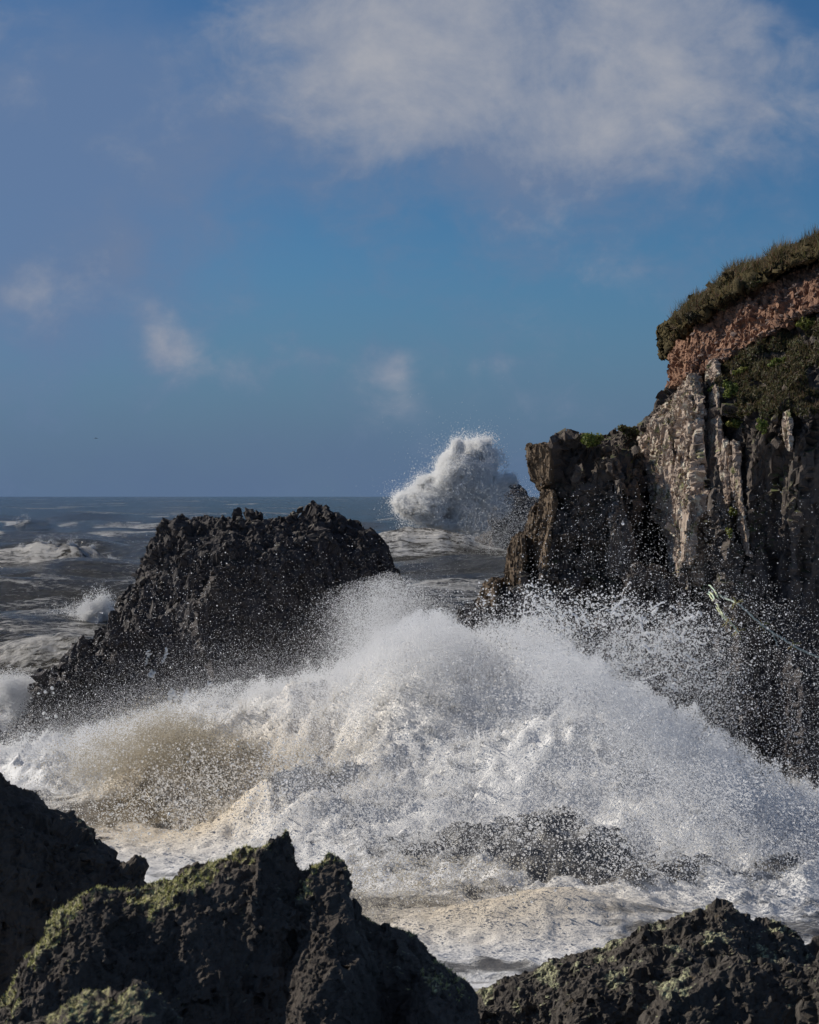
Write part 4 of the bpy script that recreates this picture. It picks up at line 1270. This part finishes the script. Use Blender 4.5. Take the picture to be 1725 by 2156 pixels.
# 6 veil of bigger drops in front of the hollow, mid and lower face
for (n, u0, u1, v0, v1, d0, d1, med, lo, hi, seed, sa) in [(80000, 480, 1560, 1540, 1930, 47, 55, .0075, .42, .60, 451, .1), (20000, 700, 1560, 1500, 1930, 46, 54, .014, .48, .62, 453, .05), (60000, 40, 760, 1550, 1850, 54, 63, .009, .42, .60, 455, .35),
                                             (80000, 1180, 1950, 1590, 1890, 46, 55, .008, .42, .60, 457, 0.), (70000, 640, 1240, 1800, 2000, 44, 50, .007, .42, .62, 459, .8)]:
    u = soft(n, u0, u1); v = soft(n, v0, v1); p = Pa(u, v, soft(n, d0, d1)); m = lumpy(p, (.9, 1.1, .8), seed, lo, hi) & (p[:, 2] > .2); p = p[m]
    add(p, radii(len(p), med, .5, .005, .05), tint(len(p), sa))
# 7 crowns: fans of water flung off the face, thick at the root and breaking into drops
nc_, nf, nk = 560, 30, 24
cum2 = np.cumsum(wt * (t > .1)); jj = np.clip(np.searchsorted(cum2, rg.random(nc_) * cum2[-1]), 0, len(WV) - 1)
axis = flow(WV[jj], 391) * rg.uniform(1.6, 4.6, (nc_, 1)); wid = rg.uniform(.06, .38, (nc_, 1))
side = np.cross(axis, rg.normal(0, 1, (nc_, 3))); side /= np.linalg.norm(side, axis=1, keepdims=True)
a_ = rg.uniform(-1, 1, (nc_, nf))                                    # place across the fan
p0 = WV[jj][:, None] + side[:, None] * (a_ * wid)[:, :, None] + rg.normal(0, .02, (nc_, nf, 3))
v0 = axis[:, None] * (1.1 - .5 * a_[:, :, None] ** 2) * rg.uniform(.7, 1.15, (nc_, nf, 1)) + side[:, None] * (a_ * 1.1)[:, :, None] + rg.normal(0, .18, (nc_, nf, 3))
p0 = p0.reshape(-1, 3); v0 = v0.reshape(-1, 3); ns_ = len(p0)
tt = np.linspace(0, 1, nk)[None, :] * rg.uniform(.10, .36, (ns_, 1))
path = p0[:, None] + v0[:, None] * tt[:, :, None] + np.array([0, 0, -4.9]) * (tt ** 2)[:, :, None] + np.cumsum(rg.normal(0, .008, (ns_, nk, 3)), 1)
rd = radii(ns_, .0125, .45, .006, .034)[:, None] * (1.25 - .85 * np.linspace(0, 1, nk))[None] * rg.uniform(.6, 1.35, (ns_, nk))
add(path.reshape(-1, 3), rd.ravel(), tint(ns_ * nk, np.repeat(np.repeat(sand[jj] * .7, nf), nk)))
nk = 22
# threads against the dark cliff
ns_ = 420; u = rg.uniform(1090, 1480, ns_); v = 1230 + 190 * rg.random(ns_) ** .7 + (u - 1090) * .1; p0 = Pa(u, v, rg.uniform(58, 66, ns_)); m = lumpy(p0, (1.2, 1.5, 1), 471, .4, .6); p0 = p0[m]; ns_ = len(p0)
v0 = rg.normal(0, 1.6, (ns_, 3)) + np.array([1, -.5, 1.0]); tt = np.linspace(0, 1, nk)[None] * rg.uniform(.05, .22, (ns_, 1))
path = p0[:, None] + v0[:, None] * tt[:, :, None] + np.array([0, 0, -4.9]) * (tt ** 2)[:, :, None] + np.cumsum(rg.normal(0, .015, (ns_, nk, 3)), 1)
add(path.reshape(-1, 3), (radii(ns_, .017, .4, .008, .035)[:, None] * rg.uniform(.6, 1.3, (ns_, nk))).ravel(), tint(ns_ * nk))

p = np.vstack(SP); rr = np.concatenate(SR); cc = np.vstack(SC)
hol = np.exp(-((p[:, 0] - 4.1) / 2.6) ** 2 - ((p[:, 2] - 1.2) / 1.35) ** 2) * (p[:, 1] < 60)
near_ok = (p[:, 1] > 40) & (p[:, 2] < 11) & (rg.random(len(p)) > hol * .72)
pv = 1044 + (CAM_H - p[:, 2]) / p[:, 1] * F; pu = 862.5 + p[:, 0] / p[:, 1] * F
near_ok &= (pv > 1110) | (pu > 1110)
print('main spray', len(p))
points('spray_drops', p[near_ok], rr[near_ok], cc[near_ok], wave)

# foam blobs flying singly, big enough to tell apart
blob_me = []
for i in range(5):
    bm = bmesh.new(); bmesh.ops.create_icosphere(bm, subdivisions=1, radius=1)
    for vv in bm.verts: vv.co = vv.co * random.uniform(.7, 1.25)
    me = bpy.data.meshes.new('foam_blob'); bm.to_mesh(me); bm.free()
    for pl in me.polygons: pl.use_smooth = True
    blob_me.append(me)
mb, ntb, bb, _ = new_mat('foam'); bb.inputs['Base Color'].default_value = (.84, .84, .82, 1); bb.inputs['Roughness'].default_value = .5
for me in blob_me: me.materials.append(mb)
spots = [(110, 1448, 80, .09), (95, 1457, 80, .07), (113, 1459, 80, .045), (82, 1460, 80, .045), (148, 1466, 80, .05), (66, 1470, 80, .04), (92, 1502, 79, .06), (100, 1512, 79, .07), (118, 1508, 79, .06), (62, 1545, 78, .08), (72, 1548, 78, .06)]
r_ = random.Random(21)
for i in range(215):
    u = r_.gauss(1200, 110) if i < 150 else r_.uniform(250, 1500)
    v = 1230 + abs(r_.gauss(0, 70)) + (u - 1100) * .12 if i < 150 else r_.uniform(1500, 1800)
    if i >= 150 and (v > 1560 or u > 1100 or True): v = max(v, np.interp(u, [q[0] for q in CREST], [q[1] for q in CREST]) - 10)
    spots.append((u, v, r_.uniform(57, 66) if i < 150 else r_.uniform(46, 52), r_.uniform(.018, .04)))
for i, (u, v, d, s_) in enumerate(spots):
    o = bpy.data.objects.new('foam_blob', blob_me[i % 5]); C.objects.link(o); o.parent = wave
    o.location = P(u, v, d) - np.array(wave.location); o.scale = (s_ * r_.uniform(.8, 1.5), s_, s_ * r_.uniform(.6, 1.1)); o.rotation_euler = (r_.uniform(0, 3), r_.uniform(0, 3), 0)


# white water running back down the stack
def runnel(uvs, w, seed):
    pts = [hit(u, v, STACK, .06)[0] for u, v in uvs]; pts = np.array([q for q in pts if q is not None])
    if len(pts) < 2: return
    V, f = tube(pts, w, 7, 10, .05, seed)
    o = mesh_np('running_water', V, f, mb, bpy.data.objects['sea_stack'])


for i, (uvs, w) in enumerate([([(362, 1452), (358, 1470), (352, 1490), (346, 1512)], .07), ([(364, 1452), (370, 1468), (368, 1490)], .06), ([(397, 1450), (392, 1472), (388, 1500), (384, 1515)], .08), ([(312, 1370), (311, 1390), (310, 1400)], .04),
                              ([(351, 1368), (346, 1385), (340, 1395)], .05), ([(322, 1410), (318, 1422), (330, 1418)], .06), ([(438, 1438), (450, 1444), (455, 1450)], .06), ([(355, 1500), (366, 1512), (362, 1530)], .1)]):
    runnel(uvs, w, i)

# ------------------------------------------------------------------ the far burst of spray
FB_D = 322.0
lob = [(900, 1065, 55, 40, 1.), (870, 1060, 38, 32, .8), (930, 1035, 48, 45, 1.), (960, 1000, 46, 55, 1.1), (1000, 975, 40, 50, 1.1), (1018, 955, 24, 32, .7), (990, 1040, 50, 60, 1.1), (1005, 1078, 36, 38, .45), (950, 1080, 60, 36, .9), (1018, 1005, 30, 50, .6),
       (1046, 1000, 26, 55, .09), (1052, 1050, 28, 42, .07), (855, 1058, 24, 18, .35), (962, 945, 14, 22, .12), (1072, 1015, 18, 18, .10), (905, 1025, 30, 26, .35), (1000, 1108, 34, 18, .3), (940, 1100, 46, 20, .5)]
A, Br, Cc = [], [], []
for i, (u, v, su, sv, w) in enumerate(lob):
    n = int(150000 * w)
    g_ = rg.normal(0, 1, (n, 3)); g_ /= np.linalg.norm(g_, axis=1, keepdims=True)
    lum = .50 + 1.0 * fbm(g_ * 2.4 + i * 5, 5, 500 + i, .68)
    s_ = rg.random(n) ** .34 * lum
    tail = rg.random(n) < .22; s_ = np.where(tail, s_ * (1 + rg.exponential(.22, n)), s_)
    p = P(u, v, FB_D + rg.uniform(-2, 2)) + g_ * s_[:, None] * np.array([su, (su + sv) * .5, sv]) * FB_D / F
    A.append(p); Br.append(radii(n, .026, .45, .012, .10))
p = np.vstack(A); br = np.concatenate(Br)
m = (rg.random(len(p)) < sstep(.34, .52, fbm(p / np.array([1.6, 1.8, 1.6]), 4, 520, .62))) & (p[:, 2] > .5); p = p[m]; br = br[m]
n = 22000; u = soft(n, 960, 1180); v = 1185 - 185 * rg.beta(1.3, 2.3, n); sp_ = Pa(u, v, soft(n, 295, 320)); p = np.vstack([p, sp_]); br = np.concatenate([br, radii(n, .017, .45, .009, .05)])
n = 700; sp_ = Pa(rg.normal(930, 80, n), 1040 - rg.exponential(60, n), rg.uniform(290, 318, n)); p = np.vstack([p, sp_]); br = np.concatenate([br, radii(n, .018, .3, .01, .03)])
print('far burst', len(p))
points('spray_burst', p, br, np.tile(np.array([[.95, .95, .945]]), (len(p), 1)), None, 'tall white burst of spray exploding over the distant rock', 'wave')

# spray off the breakers left of the stack
A, Br = [], []
for (u, v, d, su, sv, n, r0) in [(178, 1325, 124, 55, 34, 150000, .013), (208, 1305, 122, 30, 40, 80000, .012), (150, 1345, 130, 50, 12, 30000, .012), (15, 1470, 88, 34, 45, 26000, .009), (40, 1450, 90, 50, 22, 50000, .008), (0, 1520, 86, 30, 30, 20000, .009)]:
    p = P(u, v, d) + rg.normal(0, .55, (n, 3)) * np.array([su, su * .6, sv]) * d / F
    m = lumpy(p, np.array([1.2, 1.4, 1.2]) * d / 110, int(u), .36, .6) & (p[:, 2] > .1); A.append(p[m]); Br.append(radii(m.sum(), r0, .4, .006, .06))
n = 36000; wb = np.cumsum((BRK > .35) * BRK * np.minimum(SEA_V[:, 1], 700)); jb = np.clip(np.searchsorted(wb, rg.random(n) * wb[-1]), 0, len(SEA_V) - 1)
p = SEA_V[jb].copy(); db = p[:, 1]; p[:, 0] += rg.normal(0, .0012, n) * db; p[:, 2] += rg.exponential(1, n) * .0008 * db - .05
m = lumpy(p, (1.6, 1.6, 1.0), 611, .36, .56); A.append(p[m]); Br.append(np.minimum(.00006 * db[m] * rg.uniform(.5, 1.6, m.sum()), .25))
p = np.vstack(A); points('breaker_spray', p, np.concatenate(Br), tint(len(p), .1), None, 'white spray flying off the breakers left of the sea stack', 'spray')

# ------------------------------------------------------------------ bird
bc = P(202, 923, 420.0)
sec = [(-.62, -.16, .01), (-.42, -.02, .05), (-.2, .05, .07), (0, .06, .09), (.22, .05, .07), (.46, -.03, .05), (.68, -.13, .01)]
bm = bmesh.new(); rings = []
for (xx, z0, r0) in sec:
    rings.append([bm.verts.new((xx, math.cos(a_) * r0 * (2.2 if abs(xx) > .1 else 3.2), z0 + math.sin(a_) * r0 * (.35 if abs(xx) > .1 else .9))) for a_ in np.linspace(0, 2 * math.pi, 8, endpoint=False)])
for a_, b_ in zip(rings[:-1], rings[1:]):
    for i in range(8): bm.faces.new((a_[i], a_[(i + 1) % 8], b_[(i + 1) % 8], b_[i]))
bm.faces.new(rings[0][::-1]); bm.faces.new(rings[-1])
me = bpy.data.meshes.new('bird'); bm.to_mesh(me); bm.free()
mm, _, bbd, _ = new_mat('dark plumage'); bbd.inputs['Base Color'].default_value = (.02, .022, .028, 1); me.materials.append(mm)
for pl in me.polygons: pl.use_smooth = True
o = bpy.data.objects.new('bird', me); C.objects.link(o); o.location = bc; o.rotation_euler = (0, 0, R(12))
tag(o, 'small dark seabird gliding low in the open sky over the sea', 'bird')
